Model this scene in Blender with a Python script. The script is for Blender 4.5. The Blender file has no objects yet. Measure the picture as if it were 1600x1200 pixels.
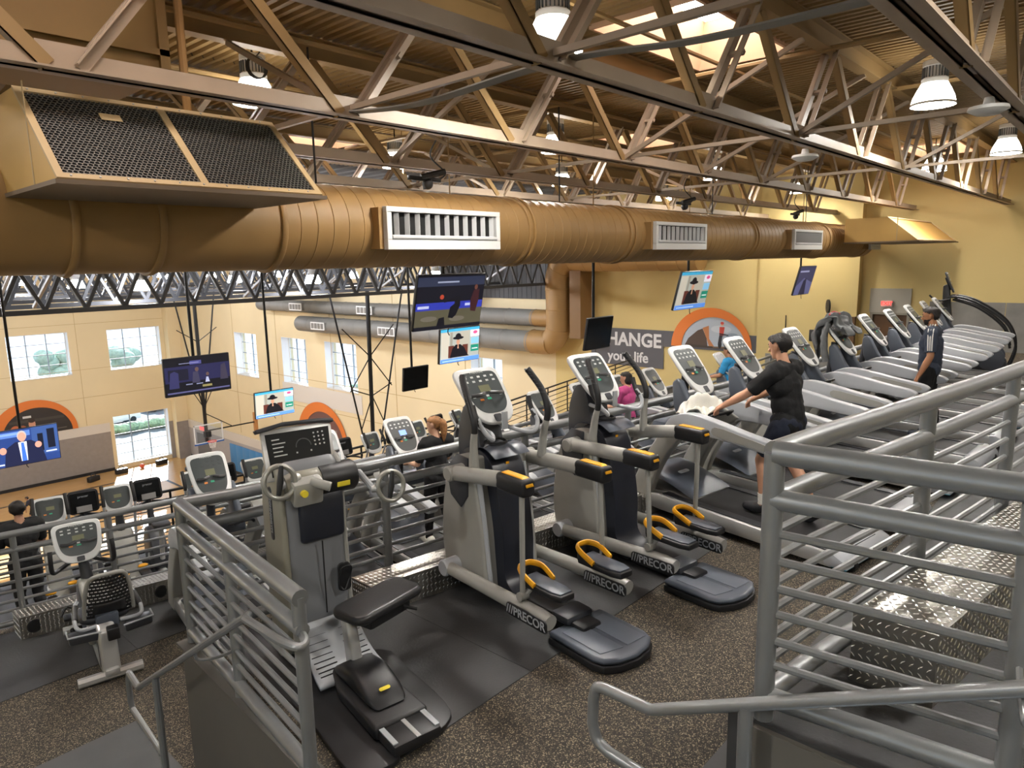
import bpy, bmesh, math, random
import numpy as np
from mathutils import Vector, Matrix

random.seed(7)
SC = bpy.context.scene
COL = SC.collection
PI = math.pi

# ------------------------------------------------------------------ camera, world, sun, exposure
# the eye is the origin; X runs along the roof trusses (to the right and away), Y towards the ball court, Z up
PITCH, ROLL, AZX = math.radians(9.8), math.radians(1.13), math.radians(42.3)
_fw = Vector((0, math.cos(PITCH), -math.sin(PITCH)))
_r0 = Vector((1, 0, 0)); _u0 = _r0.cross(_fw)
_r = _r0 * math.cos(ROLL) - _u0 * math.sin(ROLL)
_u = _u0 * math.cos(ROLL) + _r0 * math.sin(ROLL)
_X = Vector((math.sin(AZX), math.cos(AZX), 0)); _Y = Vector((-math.cos(AZX), math.sin(AZX), 0)); _Z = Vector((0, 0, 1))
def _w(v): return Vector((v.dot(_X), v.dot(_Y), v.dot(_Z)))
R_, U_, F_ = _w(_r), _w(_u), _w(_fw)
cam_data = bpy.data.cameras.new('camera')
cam_data.sensor_width = 36.0
cam_data.lens = 36.0 * 1100 / 1600
cam_data.clip_end = 400
cam = bpy.data.objects.new('camera', cam_data)
COL.objects.link(cam)
cam.matrix_world = Matrix(((R_.x, U_.x, -F_.x, 0), (R_.y, U_.y, -F_.y, 0), (R_.z, U_.z, -F_.z, 0), (0, 0, 0, 1)))
SC.camera = cam

world = bpy.data.worlds.new('daylight')
SC.world = world
world.use_nodes = True
bg = world.node_tree.nodes['Background']
bg.inputs['Color'].default_value = (0.80, 0.90, 1.0, 1)
bg.inputs['Strength'].default_value = 1.6
sun_d = bpy.data.lights.new('sun', 'SUN')
sun_d.energy = 16.0; sun_d.angle = math.radians(0.6); sun_d.color = (1.0, 0.95, 0.86)
sun = bpy.data.objects.new('sun', sun_d)
COL.objects.link(sun)
sun.rotation_euler = Vector((-0.42, -1.0, -0.62)).to_track_quat('-Z', 'Y').to_euler()   # low sun shining in through the court windows
SC.view_settings.view_transform = 'Standard'
SC.view_settings.look = 'None'
SC.view_settings.gamma = 1.0
SC.view_settings.use_curve_mapping = False
SC.view_settings.exposure = 0.55
LAMP = 14.0        # radiance of the high-bay lamp domes
LENS = 190.0       # radiance of their lower lenses
SKYL = 8.0        # radiance of the skylight diffusers
COURT = 200.0       # radiance of the court lamps

# ------------------------------------------------------------------ levels (relative to the eye) and plan curves
T0, T1, T2, T3 = -1.71, -2.62, -3.66, -4.65
XW, YL, ZC, ZR = 26.0, 63.7, -16.66, 2.9        # far wall, court end wall, court floor, roof deck
K = XW / 24.5
ZX = -4.1                                       # aisle floor by the exit door
XE = 22.6                                       # tiers end here
def rail1(x): return 3.74 + (x - 13.3) ** 2 / 124
def rail0(x): return rail1(x) - 3.75
def rail2(x): return rail1(x) + 3.55
def rail3(x):
    if x > 12: return 12.16 + (x - 12) * .2
    return 11.7 + (x - 7.4) ** 2 / 46
def yaw_at(x): return math.atan((x - 13.3) / 62)

# ------------------------------------------------------------------ materials
MATS = {}
def srgb(h):
    h = h.lstrip('#'); c = [int(h[i:i + 2], 16) / 255 for i in (0, 2, 4)]
    return tuple(x / 12.92 if x <= .04045 else ((x + .055) / 1.055) ** 2.4 for x in c)
def mat(name, hexcol=None, rough=.5, metal=0., var=0., vscale=8., bump=0., bscale=40., emit=0., coat=0., spec=.5):
    if name in MATS: return MATS[name]
    m = bpy.data.materials.new(name); m.use_nodes = True
    nt = m.node_tree; b = nt.nodes['Principled BSDF']
    c = srgb(hexcol)
    b.inputs['Base Color'].default_value = (*c, 1); b.inputs['Roughness'].default_value = rough
    b.inputs['Metallic'].default_value = metal; b.inputs['Coat Weight'].default_value = coat
    b.inputs['Specular IOR Level'].default_value = spec
    if emit:
        b.inputs['Emission Color'].default_value = (*c, 1); b.inputs['Emission Strength'].default_value = emit
    if var or bump:
        tc = nt.nodes.new('ShaderNodeTexCoord')
    if var:
        n = nt.nodes.new('ShaderNodeTexNoise'); n.inputs['Scale'].default_value = vscale; n.inputs['Detail'].default_value = 5
        nt.links.new(tc.outputs['Object'], n.inputs['Vector'])
        r = nt.nodes.new('ShaderNodeValToRGB')
        r.color_ramp.elements[0].position = .3; r.color_ramp.elements[1].position = .7
        r.color_ramp.elements[0].color = (*[max(0, x * (1 - var)) for x in c], 1)
        r.color_ramp.elements[1].color = (*[min(1, x * (1 + var)) for x in c], 1)
        nt.links.new(n.outputs['Fac'], r.inputs['Fac']); nt.links.new(r.outputs['Color'], b.inputs['Base Color'])
    if bump:
        n = nt.nodes.new('ShaderNodeTexNoise'); n.inputs['Scale'].default_value = bscale; n.inputs['Detail'].default_value = 3
        nt.links.new(tc.outputs['Object'], n.inputs['Vector'])
        bp = nt.nodes.new('ShaderNodeBump'); bp.inputs['Strength'].default_value = bump; bp.inputs['Distance'].default_value = .01
        nt.links.new(n.outputs['Fac'], bp.inputs['Height']); nt.links.new(bp.outputs['Normal'], b.inputs['Normal'])
    MATS[name] = m
    return m
def flat(hexcol, emit=0.):
    return mat('print_' + hexcol + ('_lit%g' % emit if emit else ''), hexcol, .5, emit=emit)
def glow(name, hexcol, strength):
    m = bpy.data.materials.new(name); m.use_nodes = True
    nt = m.node_tree; nt.nodes.clear()
    e = nt.nodes.new('ShaderNodeEmission'); e.inputs['Color'].default_value = (*srgb(hexcol), 1); e.inputs['Strength'].default_value = strength
    o = nt.nodes.new('ShaderNodeOutputMaterial'); nt.links.new(e.outputs[0], o.inputs[0])
    MATS[name] = m
    return m

def speckle():
    m = mat('speckled_rubber', '#322d27', .75, spec=.3); nt = m.node_tree; b = nt.nodes['Principled BSDF']
    tc = nt.nodes.new('ShaderNodeTexCoord')
    v = nt.nodes.new('ShaderNodeTexVoronoi'); v.inputs['Scale'].default_value = 170; v.inputs['Randomness'].default_value = 1
    nt.links.new(tc.outputs['Object'], v.inputs['Vector'])
    r = nt.nodes.new('ShaderNodeValToRGB'); r.color_ramp.interpolation = 'CONSTANT'
    e = r.color_ramp.elements; e[0].position = 0; e[0].color = (*srgb('#2b2824'), 1); e[1].position = .5; e[1].color = (*srgb('#3e372f'), 1)
    x = e.new(.74); x.color = (*srgb('#615748'), 1); x = e.new(.9); x.color = (*srgb('#8f826c'), 1)
    sp = nt.nodes.new('ShaderNodeSeparateColor'); nt.links.new(v.outputs['Color'], sp.inputs['Color'])
    nt.links.new(sp.outputs['Red'], r.inputs['Fac']); nt.links.new(r.outputs['Color'], b.inputs['Base Color'])
    return m
def wood_court():
    m = mat('court_wood', '#c69a62', .22, spec=.6); nt = m.node_tree; b = nt.nodes['Principled BSDF']
    tc = nt.nodes.new('ShaderNodeTexCoord'); mp = nt.nodes.new('ShaderNodeMapping'); mp.inputs['Scale'].default_value = (1.2, 14, 1)
    nt.links.new(tc.outputs['Object'], mp.inputs['Vector'])
    n = nt.nodes.new('ShaderNodeTexNoise'); n.inputs['Scale'].default_value = 1.0; n.inputs['Detail'].default_value = 4
    nt.links.new(mp.outputs['Vector'], n.inputs['Vector'])
    r = nt.nodes.new('ShaderNodeValToRGB'); r.color_ramp.elements[0].color = (*srgb('#b98a50'), 1); r.color_ramp.elements[1].color = (*srgb('#d4ab72'), 1)
    nt.links.new(n.outputs['Fac'], r.inputs['Fac']); nt.links.new(r.outputs['Color'], b.inputs['Base Color'])
    return m
def pane_glass():
    m = bpy.data.materials.new('window_glass'); m.use_nodes = True; nt = m.node_tree; nt.nodes.clear()
    t = nt.nodes.new('ShaderNodeBsdfTransparent'); t.inputs['Color'].default_value = (.9, .95, 1, 1)
    g = nt.nodes.new('ShaderNodeBsdfGlossy'); g.inputs['Roughness'].default_value = .03
    x = nt.nodes.new('ShaderNodeMixShader'); x.inputs[0].default_value = .06
    o = nt.nodes.new('ShaderNodeOutputMaterial')
    nt.links.new(t.outputs[0], x.inputs[1]); nt.links.new(g.outputs[0], x.inputs[2]); nt.links.new(x.outputs[0], o.inputs[0])
    MATS['window_glass'] = m
    return m

SPECK = speckle(); WOOD = wood_court(); GLASS = pane_glass()
MATTE = mat('black_rubber_mat', '#353536', .62, var=.18, vscale=3, bump=.15, bscale=60)
GREYFL = mat('grey_rubber_floor', '#4a4b4c', .7, var=.08, vscale=4)
STEEL = mat('painted_steel_rail', '#8a8c8d', .36, .5, var=.05, vscale=5)
PLATE = mat('diamond_plate', '#9d9991', .28, .9, var=.12, vscale=9)
LUG = mat('diamond_plate_lug', '#dddbd6', .25, .7)
DARK = mat('recess_shade', '#0b0b0c', .8)  # near-black colour stands in for the shade inside recesses
BLACK = mat('black_plastic', '#1b1b1d', .45, bump=.05, bscale=200)
CHAR = mat('charcoal_plastic', '#35373c', .42, bump=.04, bscale=200)
SLATE = mat('slate_plastic', '#4d535d', .4)
GREY = mat('warm_grey_plastic', '#96958f', .4, var=.03)
LGREY = mat('light_grey_plastic', '#a4a7ab', .38)
WHITE = mat('pale_console_shell', '#d3d4d3', .33)
SILVER = mat('silver_paint', '#bdbdbb', .32, .45)
OLIVE = mat('olive_grey_shell', '#8a877a', .38)
NAVY = mat('navy_plastic', '#23262f', .38)
VINYL = mat('black_vinyl', '#29292b', .38, bump=.1, bscale=120)
FACE = mat('console_face', '#4a4f50', .28)
FACED = mat('dark_console_face', '#26282a', .22)
LCD = mat('lcd_window', '#77785e', .3)
YEL = mat('yellow_plastic', '#e8a51e', .4)
TAN = mat('tan_duct_paint', '#987647', .55, var=.05, vscale=2)
TANR = mat('tan_roof_paint', '#8d7248', .6, var=.06, vscale=1.5)
TANT = mat('beige_truss_paint', '#a08f7c', .5, var=.05, vscale=3)
TANY = mat('yellow_beige_panel', '#c9a25c', .5, var=.04, vscale=2)
CURB = mat('skylight_curb', '#d0ab8b', .7)
DKST = mat('dark_court_steel', '#3b3c3e', .55)
DKRF = mat('dark_court_roof', '#4b4a48', .8)
GRDUCT = mat('grey_duct_paint', '#77756f', .55, var=.05, vscale=2)
WHT = mat('white_paint', '#d9d9d6', .5)
WALLY = mat('yellow_wall_paint', '#cbb57a', .8, var=.02, vscale=.6)
WALLC = mat('beige_court_wall', '#dac9a2', .8, var=.03, vscale=.4)
WALLG = mat('grey_court_wall', '#8f8780', .8, var=.06, vscale=3)
WALLW = mat('pale_wall_band', '#cfc8bd', .8)
STONE = mat('grey_stone_tile', '#7d7a74', .6, var=.15, vscale=2)
CONC = mat('grey_panel', '#5b5852', .6, var=.06, vscale=2)
BLKST = mat('black_steel', '#141415', .45, .2)
CABLE = mat('grey_cable', '#8d8a84', .6)
LAMPG = glow('lamp_glass', '#fffaf0', LAMP); LENSG = glow('lamp_lens', '#fffaf2', LENS)
COURTG = glow('court_lamp_glass', '#f4f6ff', COURT)
SKYG = glow('skylight_diffuser', '#fff2ea', SKYL)
ORANGE = mat('orange_paint', '#d3742f', .6)
SIGNG = mat('charcoal_sign', '#55555a', .6)

# ------------------------------------------------------------------ mesh helpers
def V(*a): return Vector(a)
def rrect(w, h, r, n=4, cx=0, cy=0):
    out = []
    for sx, sy, a0 in ((1, 1, 0), (-1, 1, 90), (-1, -1, 180), (1, -1, 270)):
        for i in range(n + 1):
            a = math.radians(a0 + 90 * i / n)
            out.append((cx + sx * (w / 2 - r) + r * math.cos(a), cy + sy * (h / 2 - r) + r * math.sin(a)))
    return out
def spline(pts, k=6, closed=False):
    P = [Vector(p) for p in pts]; n = len(P); out = []
    for i in range(n if closed else n - 1):
        if closed: a, b, c, d = P[i - 1], P[i], P[(i + 1) % n], P[(i + 2) % n]
        else: a, b, c, d = P[max(i - 1, 0)], P[i], P[i + 1], P[min(i + 2, n - 1)]
        for j in range(k):
            t = j / k
            out.append(.5 * ((2 * b) + (c - a) * t + (2 * a - 5 * b + 4 * c - d) * t * t + (3 * b - a - 3 * c + d) * t ** 3))
    if not closed: out.append(P[-1])
    return out
class MB:
    def __init__(s): s.v = []; s.f = []; s.m = []; s.k = 0
    def add(s, vs, fs):
        o = len(s.v); s.v += [tuple(p) for p in vs]; s.f += [tuple(i + o for i in f) for f in fs]; s.m += [s.k] * len(fs); return s
    def box(s, x0, x1, y0, y1, z0, z1):
        return s.add([(x0, y0, z0), (x1, y0, z0), (x1, y1, z0), (x0, y1, z0), (x0, y0, z1), (x1, y0, z1), (x1, y1, z1), (x0, y1, z1)],
                     [(0, 3, 2, 1), (4, 5, 6, 7), (0, 1, 5, 4), (1, 2, 6, 5), (2, 3, 7, 6), (3, 0, 4, 7)])
    def prism(s, poly, a, b, ax='x'):
        n = len(poly); f = {'x': lambda t, u, v: (t, u, v), 'y': lambda t, u, v: (u, t, v), 'z': lambda t, u, v: (u, v, t)}[ax]
        vs = [f(a, *p) for p in poly] + [f(b, *p) for p in poly]
        return s.add(vs, [tuple(range(n)), tuple(range(2 * n - 1, n - 1, -1))] + [(i, i + n, (i + 1) % n + n, (i + 1) % n) for i in range(n)])
    def tube(s, pts, r, n=8, caps=True, closed=False, flatx=1.0):
        P = [Vector(p) for p in pts]; m = len(P); rs = r if isinstance(r, (list, tuple)) else [r] * m
        vs = []; up = None
        for i, p in enumerate(P):
            if closed: t = P[(i + 1) % m] - P[i - 1]
            else: t = P[min(i + 1, m - 1)] - P[max(i - 1, 0)]
            t = t.normalized() if t.length > 1e-9 else Vector((0, 0, 1))
            if up is None: up = Vector((0, 0, 1)) if abs(t.z) < .9 else Vector((0, 1, 0))
            x = t.cross(up)
            if x.length < 1e-6: x = t.cross(Vector((1, 0, 0)))
            x.normalize(); up = x.cross(t).normalized()
            for j in range(n):
                a = 2 * PI * (j + .5) / n
                vs.append(p + (x * math.cos(a) * flatx + up * math.sin(a)) * rs[i])
        fs = []
        for i in range(m if closed else m - 1):
            for j in range(n):
                k2 = (i + 1) % m
                fs.append((i * n + j, i * n + (j + 1) % n, k2 * n + (j + 1) % n, k2 * n + j))
        if caps and not closed: fs += [tuple(range(n - 1, -1, -1)), tuple(range((m - 1) * n, m * n))]
        return s.add(vs, fs)
    def lathe(s, prof, n=16, c=(0, 0, 0), ax='z', caps=True):
        vs = []
        for r, h in prof:
            for j in range(n):
                a = 2 * PI * j / n; u, v = r * math.cos(a), r * math.sin(a)
                q = {'z': (u, v, h), 'x': (h, u, v), 'y': (u, h, v)}[ax]
                vs.append((c[0] + q[0], c[1] + q[1], c[2] + q[2]))
        fs = [(i * n + j, i * n + (j + 1) % n, (i + 1) * n + (j + 1) % n, (i + 1) * n + j) for i in range(len(prof) - 1) for j in range(n)]
        if caps: fs += [tuple(range(n - 1, -1, -1)), tuple(range((len(prof) - 1) * n, len(prof) * n))]
        return s.add(vs, fs)
    def ball(s, c, rx, ry=None, rz=None, n=12, m=8):
        ry = ry or rx; rz = rz or rx; vs = []; 
        for i in range(m + 1):
            t = PI * i / m
            for j in range(n):
                a = 2 * PI * j / n
                vs.append((c[0] + rx * math.sin(t) * math.cos(a), c[1] + ry * math.sin(t) * math.sin(a), c[2] + rz * math.cos(t)))
        return s.add(vs, [(i * n + j, (i + 1) * n + j, (i + 1) * n + (j + 1) % n, i * n + (j + 1) % n) for i in range(m) for j in range(n)])
    def grid(s, fn, nu, nv):
        vs = [fn(i / nu, j / nv) for i in range(nu + 1) for j in range(nv + 1)]
        return s.add(vs, [(i * (nv + 1) + j, (i + 1) * (nv + 1) + j, (i + 1) * (nv + 1) + j + 1, i * (nv + 1) + j + 1) for i in range(nu) for j in range(nv)])
    def xf(s, M, start=0):
        for i in range(start, len(s.v)): s.v[i] = tuple(M @ Vector(s.v[i]))
        return s
    def mesh(s, name, mats, bevel=0., segs=2, smooth=True, ang=35, weld=False):
        me = bpy.data.meshes.new(name); me.from_pydata(s.v, [], s.f)
        mats = mats if isinstance(mats, (list, tuple)) else [mats]
        for m in mats: me.materials.append(m)
        if len(mats) > 1: me.polygons.foreach_set('material_index', s.m)
        bm = bmesh.new(); bm.from_mesh(me)
        if weld: bmesh.ops.remove_doubles(bm, verts=bm.verts, dist=1e-5)
        bmesh.ops.recalc_face_normals(bm, faces=bm.faces)
        if bevel:
            ed = [e for e in bm.edges if len(e.link_faces) == 2 and e.calc_face_angle(0) > math.radians(40)]
            bmesh.ops.bevel(bm, geom=ed, offset=bevel, segments=segs, profile=.5, affect='EDGES', clamp_overlap=True)
        bm.to_mesh(me); bm.free()
        if smooth:
            me.polygons.foreach_set('use_smooth', [True] * len(me.polygons)); me.set_sharp_from_angle(angle=math.radians(ang))
        me.update()
        return me
    def obj(s, name, mats, parent=None, bevel=0., segs=2, smooth=True, ang=35, loc=None, rot=None, weld=False):
        return link(name, s.mesh(name, mats, bevel, segs, smooth, ang, weld), parent, loc, rot)
def link(name, data, parent=None, loc=None, rot=None):
    o = bpy.data.objects.new(name, data); COL.objects.link(o)
    if parent is not None: o.parent = parent
    if loc is not None: o.location = loc
    if rot is not None: o.rotation_euler = rot
    return o
def tag(o, label=None, cat=None, group=None, kind=None):
    if label: o['label'] = label
    if cat: o['category'] = cat
    if group: o['group'] = group
    if kind: o['kind'] = kind
    return o
def thing(name, label, cat, loc=(0, 0, 0), yaw=0., group=None, kind=None):
    o = link(name, None, None, loc, (0, 0, yaw)); o.empty_display_size = .1
    return tag(o, label, cat, group, kind)
def structure(o, label=None): return tag(o, label, None, None, 'structure')
def copy_tree(o, parent=None, loc=None, yaw=None):
    c = o.copy(); COL.objects.link(c)
    if parent is not None: c.parent = parent
    if loc is not None: c.location = loc
    if yaw is not None: c.rotation_euler = (0, 0, yaw)
    for ch in list(o.children): copy_tree(ch, c)
    return c
def T(x=0, y=0, z=0): return Matrix.Translation((x, y, z))
def RX(a): return Matrix.Rotation(a, 4, 'X')
def RY(a): return Matrix.Rotation(a, 4, 'Y')
def RZ(a): return Matrix.Rotation(a, 4, 'Z')
def text_mesh(body, size, mtl, extrude=.004, align='CENTER', shear=0., bold=0.):
    cu = bpy.data.curves.new('text', 'FONT'); cu.body = body; cu.size = size; cu.extrude = extrude; cu.align_x = align; cu.align_y = 'CENTER'; cu.shear = shear; cu.offset = bold
    cu.resolution_u = 3
    tmp = bpy.data.objects.new('text', cu); COL.objects.link(tmp)
    me = bpy.data.meshes.new_from_object(tmp.evaluated_get(bpy.context.evaluated_depsgraph_get()))
    bpy.data.objects.remove(tmp); bpy.data.curves.remove(cu)
    me.materials.clear(); me.materials.append(mtl)
    return me
FACING = {'-x': Matrix(((0, 0, -1), (-1, 0, 0), (0, 1, 0))).to_4x4(), '-y': Matrix(((1, 0, 0), (0, 0, -1), (0, 1, 0))).to_4x4()}
def lettering(name, body, size, mtl, M, parent, extrude=.004, bold=0., shear=0.):
    o = link(name, text_mesh(body, size, mtl, extrude, bold=bold, shear=shear), parent); o.matrix_local = M
    return o
def picture(name, M, parent, polys, emit=0., step=.0012):
    mats = []; mb = MB()
    for i, (c, pts) in enumerate(polys):
        m = flat(c, emit)
        if m not in mats: mats.append(m)
        mb.k = mats.index(m); z = step * (i + 1)
        mb.add([(x, y, z) for x, y in pts], [tuple(range(len(pts)))])
    me = bpy.data.meshes.new(name); me.from_pydata(mb.v, [], mb.f)
    for m in mats: me.materials.append(m)
    me.polygons.foreach_set('material_index', mb.m); me.update()
    o = link(name, me, parent); o.matrix_local = M
    return o
def circ(cx, cy, rx, ry=None, n=14, a0=0, a1=360):
    ry = ry or rx
    return [(cx + rx * math.cos(math.radians(a0 + (a1 - a0) * i / n)), cy + ry * math.sin(math.radians(a0 + (a1 - a0) * i / n))) for i in range(n + (a1 - a0 < 360))]
def rect(x0, y0, x1, y1): return [(x0, y0), (x1, y0), (x1, y1), (x0, y1)]

# ================================================================== the setting
def wall_grid(name, ax, c0, c1, u0, u1, z0, z1, holes, mats, matfn=None):
    us = sorted({u0, u1} | {h[0] for h in holes} | {h[1] for h in holes}); zs = sorted({z0, z1} | {h[2] for h in holes} | {h[3] for h in holes})
    mb = MB()
    for a, b in zip(us, us[1:]):
        for c, d in zip(zs, zs[1:]):
            um, zm = (a + b) / 2, (c + d) / 2
            if any(h[0] < um < h[1] and h[2] < zm < h[3] for h in holes): continue
            if matfn: mb.k = matfn(um, zm)
            if ax == 'x': mb.box(c0, c1, a, b, c, d)
            else: mb.box(a, b, c0, c1, c, d)
    return structure(mb.obj(name, mats, smooth=False, weld=False))

def slab(name, left, right, front, back, z, thick, m, n=40):
    mb = MB(); xs = [left + (right - left) * i / n for i in range(n + 1)]
    poly = [(x, back(x)) for x in xs] + [(x, front(x)) for x in reversed(xs)]
    # strips keep the polygons convex
    for a, b in zip(xs, xs[1:]):
        mb.prism([(a, back(a)), (b, back(b)), (b, front(b)), (a, front(a))], z - thick, z, 'z')
    return structure(mb.obj(name, m, smooth=False, weld=True))

tier0 = slab('floor_upper_tier', 2.36, XE, lambda x: rail0(x) + .1, lambda x: -6.0, T0, .93, MATTE)
tag(tier0, 'uppermost carpeted tier behind the near right railing')
landing = MB().box(-5, 2.26, -6, -.15, T0 - .25, T0).obj('floor_top_landing', GREYFL, smooth=False); structure(landing)
tier1 = slab('floor_second_tier', 1.9, XE, lambda x: rail1(x) + .1, lambda x: min(rail0(x) + .1, 1.2), T1, .99, SPECK)
tag(tier1, 'speckled rubber tier that carries the nearest row of machines')
l1 = MB().box(-5, 1.9, .8, 2.62, T1 - .3, T1).obj('floor_stair_landing', SPECK, smooth=False); structure(l1)
tier2 = slab('floor_third_tier', -6, XE, lambda x: rail2(x) + .1, lambda x: min(rail1(x) - .6, 4.2) if x > 1.72 else 4.0, T2, .96, SPECK)
tag(tier2, 'speckled rubber tier below the second railing')
tier3 = slab('floor_lowest_tier', -6, XE, lambda x: rail3(x) + .12, lambda x: rail2(x) - .4, T3, .6, MATTE)
tag(tier3, 'lowest tier along the black balustrade above the court')
# fascia of the balcony down to the court
mb = MB()
xs = [-6 + (XE + 6) * i / 30 for i in range(31)]
for a, b in zip(xs, xs[1:]):
    mb.prism([(a, rail3(a) - .1), (b, rail3(b) - .1), (b, rail3(b) + .1), (a, rail3(a) + .1)], ZC, T3 - .5, 'z')
structure(mb.obj('wall_under_balcony', WALLG, smooth=False))
# grey panel closing the open end of the second tier beside the stair, with a steel nosing on top
mb = MB(); mb.prism([(1.66, 2.62), (1.71, 2.62), (1.86, 4.86), (1.81, 4.86)], T2, T1 - .012, 'z'); o = structure(mb.obj('wall_stair_side', CONC, smooth=False))
MB().prism([(1.70, 2.62), (1.9, 2.62), (1.9, 4.88), (1.85, 4.88)], T2, T1, 'z').obj('tier_edge', SPECK, tier1, smooth=False)
MB().prism([(1.64, 2.6), (1.74, 2.6), (1.90, 4.9), (1.79, 4.9)], T1 - .012, T1 + .008, 'z').obj('nosing', CONC, o, smooth=False)
MB().prism([(2.335, -6), (2.36, -6), (2.36, .98), (2.335, .98)], T1, T0 - .012, 'z').obj('wall_upper_stair_side', CONC, smooth=False)['kind'] = 'structure'
def stairs(name, x0, x1, ya, za, yb, zb, n):
    mb = MB(); root = structure(link(name, None)); h = (za - zb) / n; d = (yb - ya) / (n - 1)
    for i in range(n - 1):
        mb = MB(); mb.box(x0, x1, ya + d * i, ya + d * (i + 1) + .02, zb - .2, za - h * (i + 1)); mb.obj('step', GREYFL, root, bevel=.006)
    return root
stairs('stairs_upper', .2, 2.2, -.15, T0, 1.2, T1, 5)
stairs('stairs_lower', -.2, 1.62, 2.62, T1, 4.0, T2, 6)
# loose mats and strips laid on the tiers: straight edges along the building
def mat_strip(parent, x0, x1, ya, yb, z, m, name='floor_mat', h=.006):
    n = max(1, int((x1 - x0) / 1.0)); mb = MB()
    xs = [x0 + (x1 - x0) * i / n for i in range(n + 1)]
    ya = ya if callable(ya) else (lambda x, v=ya: v); yb = yb if callable(yb) else (lambda x, v=yb: v)
    for a, b in zip(xs, xs[1:]): mb.prism([(a, ya(a)), (b, ya(b)), (b, yb(b)), (a, yb(a))], z, z + h, 'z')
    o = mb.obj(name, m, parent, smooth=False, weld=True); return o
for a, b in ((1.95, 3.15), (3.154, 5.2), (5.204, 8.6), (8.604, 13), (13.004, XE)):
    mat_strip(tier1, a, b, 2.75, lambda x: rail1(x) - .05, T1, MATTE)
mat_strip(tier1, 2.3, XE, lambda x: min(rail0(x) + .1, 1.2), lambda x: 1.5, T1, GREYFL, 'floor_strip', .004)
for a, b in ((-6, .2), (.204, 2.2), (2.204, 5), (5.004, 9), (9.004, 14), (14.004, XE)):
    mat_strip(tier2, a, b, 7.03, lambda x: rail2(x) - .05, T2, MATTE)
mat_strip(tier2, -6, 1.78, 4.0, 5.86, T2, GREYFL, 'floor_strip', .004)

# court floor with painted lines
court = structure(MB().box(-14, XW, 6, YL, ZC - .2, ZC).obj('floor_court', WOOD, smooth=False), 'glossy wooden basketball court floor far below')
BLKP = mat('black_court_paint', '#1d1a1a', .3); WHP = mat('white_court_paint', '#efe9dd', .3)
def court_line(pts, w, m, name='court_line'):
    mb = MB(); L = None
    for (x0, y0), (x1, y1) in zip(pts, pts[1:]):
        d = Vector((x1 - x0, y1 - y0, 0)).normalized(); n = Vector((-d.y, d.x, 0)) * w / 2; d = d * w * .3
        a, b = Vector((x0, y0, 0)) - d, Vector((x1, y1, 0)) + d
        q = [a - n, b - n, b + n, a + n]
        mb.prism([(p.x, p.y) for p in q], ZC, ZC + .006, 'z')
    return mb.obj(name, m, court, smooth=False)
court_line([(-12, 59.8), (21.5, 59.8)], .22, BLKP); court_line([(21.5, 59.8), (21.5, 20)], .22, BLKP); court_line([(-12, 57.6), (-12, 20)], .2, BLKP)
court_line([(-12, 51.5), (9.9, 51.5)], .10, WHP); court_line([(4, 59.8), (4, 20)], .10, WHP)
court_line([(17.3 - 3.6 * math.cos(math.radians(t)), 55.4 + 4.4 * math.sin(math.radians(t))) for t in range(-90, 91, 15)], .11, BLKP)
court_line([(11.5 + 4.4 * math.cos(math.radians(t)), 50 + 5.5 * math.sin(math.radians(t))) for t in range(-80, 81, 10)], .10, BLKP)
court_line([(15.6 + 1.5 * math.cos(math.radians(t)), 57 + 1.1 * math.sin(math.radians(t))) for t in range(0, 331, 15)], .3, BLKP, 'court_logo_ring')
for dx in (-.6, -.1, .45): court_line([(15.6 + dx - .15, 57.4), (15.6 + dx + .2, 57.1), (15.6 + dx - .1, 56.7)], .14, BLKP, 'court_logo_mark')

# walls of the court with window openings
LW = [(11.85, 15.5, -7.2, -4.2), (18.0, 21.68, -7.2, -4.25), (17.75, 21.7, -14.6, -10.65), (4.5, 8.4, -7.2, -4.2), (-3, .9, -7.2, -4.2)]
LW = [(a * 60 / 56 * K, b * 60 / 56 * K, c * 60 / 56 * K, d * 60 / 56 * K) for a, b, c, d in LW]
LW[2] = (LW[2][0], LW[2][1], ZC + .35, LW[2][3])
def left_mat(u, z): return 1 if z < -13.2 else 0
wl = wall_grid('wall_court_left', 'y', YL, YL + .9, -14, XW + .9, ZC, 3, LW, [WALLC, WALLC])
MB().box(-14, 19.9, YL - .04, YL, ZC, -13.3).obj('wainscot', WALLG, wl, smooth=False)
MB().box(24.65, XW, YL - .04, YL, ZC, -13.3).obj('wainscot', WALLG, wl, smooth=False)
MB().box(-14, 19.9, YL - .05, YL, -13.3, -12.55).obj('pale_band', WALLW, wl, smooth=False)
MB().box(-14, 19.9, YL - .08, YL, ZC, ZC + .25).obj('baseboard', BLACK, wl, smooth=False)
for zz in (-7.9, -4.2, -10.2):
    MB().box(-14, XW, YL - .012, YL, zz, zz + .03).obj('panel_joint', mat('joint', '#b79f70', .8), wl, smooth=False)
for xx in (9.2, 10.6, 18.2, 5):
    MB().box(xx, xx + .03, YL - .012, YL, -12.5, 3).obj('panel_joint', MATS['joint'], wl, smooth=False)
RWN = [(40.2, 43.2, -7.75, -4.63), (34.75, 38.05, -7.55, -4.62), (22.9, 25.05, -9.6, -4.6), (46.6, 49.8, -7.75, -4.63)]
RWN = [(a * K, b * K, c * K, d * K) for a, b, c, d in RWN]
YS = 19.6 * K
wr = wall_grid('wall_court_right', 'x', XW, XW + .9, YS, YL, ZC, 3, RWN, [WALLC, WALLG, WALLW])
MB().box(XW - .04, XW, 30, YL, ZC, -13.9).obj('wainscot', mat('pale_grey_wall', '#a9a4a2', .8, var=.04), wr, smooth=False)
MB().box(XW - .05, XW, 30, YL, -13.9, -13.2).obj('pale_band', WALLW, wr, smooth=False)
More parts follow.
